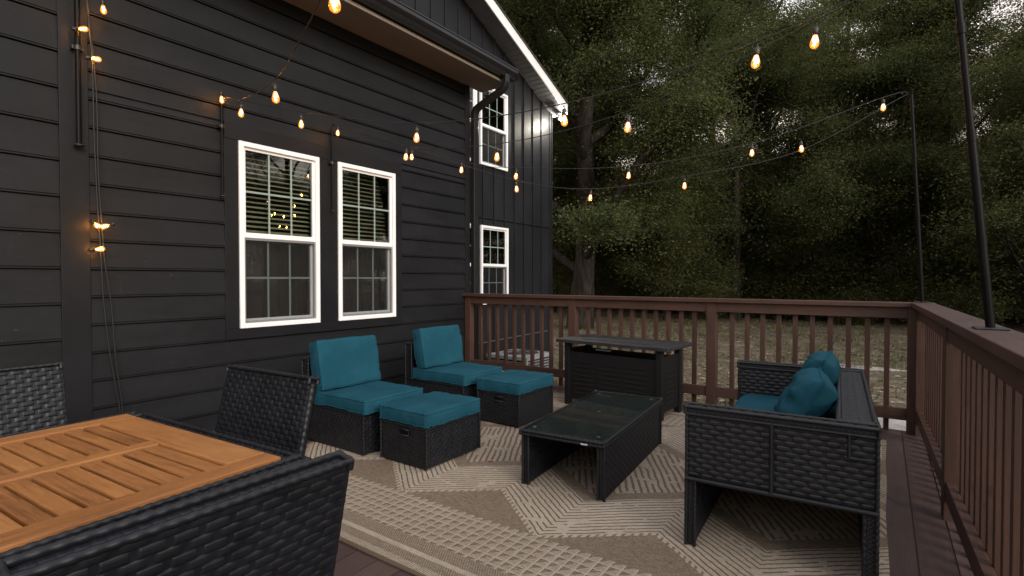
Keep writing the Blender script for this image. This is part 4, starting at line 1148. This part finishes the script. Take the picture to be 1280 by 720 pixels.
az = r.uniform(0, 6.28, n); s = r.uniform(.03, .075, n)
ca, sa = np.cos(az) * s, np.sin(az) * s
def off(a, b, h): return np.stack([x + a, y + b, zg + h], -1)
V = np.stack([off(-ca, -sa, .008 + r.uniform(0, .02, n)), off(-sa * .5, ca * .5, .012 + r.uniform(0, .03, n)), off(ca, sa, .008 + r.uniform(0, .02, n)), off(sa * .5, -ca * .5, .012 + r.uniform(0, .03, n))], 1).reshape(-1, 3)
def f_litter(g, nt, p):
    nt.links.new(g.ramp(g.island(), [(.0, (.06, .040, .026)), (.4, (.13, .085, .05)), (.75, (.20, .145, .095)), (1, (.30, .25, .20))]), p.inputs['Base Color'])
lb = MB(); lb.add(V, np.arange(len(V)).reshape(-1, 4)); tag(lb.build('leaf_litter', mat('dry_leaf_litter', rough=.9, fn=f_litter)), 'dry brown leaf litter scattered over the yard', 'leaf litter', kind='stuff')
# pale flat stones in the grass
def stone(x, y, a, b, label, seed):
    m = MB(); rr = np.random.default_rng(seed); n = 16; V = []; hts = (0, .03, .045)
    rad = 1 + .16 * rr.normal(size=n)
    for z, k in ((-.05, 1.0), (.02, 1.0), (.045, .90)):
        for i in range(n):
            t = 2 * math.pi * i / n; V.append((a * rad[i] * math.cos(t) * k, b * rad[i] * math.sin(t) * k, z + .01 * rr.normal()))
    F = [(l * n + i, l * n + (i + 1) % n, (l + 1) * n + (i + 1) % n, (l + 1) * n + i) for l in range(2) for i in range(n)]
    m.add(V, F); V.append((0, 0, .05)); m.add(V[2 * n:], [(i, (i + 1) % n, n) for i in range(n)])
    o = m.build('flat_stone', M_STONE, loc=(x, y, GZ)); o.rotation_euler = (0, 0, seed); tag(o, label, 'stone', 'flat stones in the yard')
stone(.05, 8.6, .55, .40, 'big pale flat stone in the yard seen through the balusters by the deck corner', 1)
stone(-1.75, 11.3, .62, .30, 'long pale flat stone further back, seen over the loveseat arm', 2)
stone(-.55, 13.6, .8, .35, 'wide bare pale slab well back in the yard left of the corner post', 3)

# an orange leaf fallen on the rug
lf = MB(); V = [(0, 0, .001), (.012, .010, .006), (.030, .012, .003), (.046, .004, .010), (.030, -.008, .004), (.012, -.010, .005)]
lf.add(V, [(0, 1, 2, 3), (0, 3, 4, 5)]); o = lf.build('fallen_leaf', mat('orange_leaf', (.45, .14, .045), .7), loc=(-2.18, 2.80, RT + .002)); o.rotation_euler = (0, 0, R(35))
tag(o, 'small orange leaf lying on the rug beside the near ottoman', 'leaf')

# ------------------------------------------------------------------ sky, sun, camera
w = bpy.data.worlds.new('World'); scene.world = w; w.use_nodes = True; nt = w.node_tree; g = G(nt)
SUN_EL, SUN_AZ = R(24), R(112)        # azimuth clockwise from +y: the light comes from the yard side, slightly behind
bg = nt.nodes['Background']
sky = nt.nodes.new('ShaderNodeTexSky'); sky.sky_type = 'NISHITA'; sky.sun_disc = False; sky.sun_elevation = SUN_EL; sky.sun_rotation = SUN_AZ
sky.air_density = 1.0; sky.dust_density = 2.0; sky.ozone_density = 1.0
v = g.tex('Generated'); x, y, z = g.sep(v)
cl = g.noise(2.2, 5, .6, v, (1, 1, 2.4))
cloud = g.mix(g.ss(z, .16, .62), (14.5, 11.9, 9.8), (10.6, 10.6, 11.0))       # thin evening overcast, warmer low down
nt.links.new(g.mix(g.add(.45, g.mul(g.ss(cl, .3, .7), .35)), sky.outputs[0], cloud), bg.inputs[0])
bg.inputs[1].default_value = .10
sd = bpy.data.lights.new('sun', 'SUN'); sd.energy = 1.5; sd.angle = R(28); sd.color = (1, .95, .88)
so = bpy.data.objects.new('sun', sd); COL.objects.link(so)
dv = Vector((math.sin(SUN_AZ) * math.cos(SUN_EL), math.cos(SUN_AZ) * math.cos(SUN_EL), math.sin(SUN_EL)))
so.rotation_euler = dv.to_track_quat('Z', 'Y').to_euler()

cam = bpy.data.cameras.new('camera'); cam.sensor_width = 36; cam.lens = 657 / 1280 * 36; cam.clip_end = 2000; cam.clip_start = .05
co = bpy.data.objects.new('camera', cam); COL.objects.link(co)
co.location = (0, 0, 1.25); co.rotation_euler = (R(90 - 1.003), 0, math.atan2(463, 657))
scene.camera = co
scene.view_settings.view_transform = 'Standard'; scene.view_settings.look = 'None'; scene.view_settings.gamma = 1; scene.view_settings.use_curve_mapping = False
scene.view_settings.exposure = 0.58
scene.cycles.use_denoising = True
scene.cycles.max_bounces = 8; scene.cycles.diffuse_bounces = 5; scene.cycles.glossy_bounces = 4; scene.cycles.transparent_max_bounces = 16; scene.cycles.transmission_bounces = 6
scene.cycles.sample_clamp_indirect = 6; scene.cycles.caustics_reflective = False; scene.cycles.caustics_refractive = False
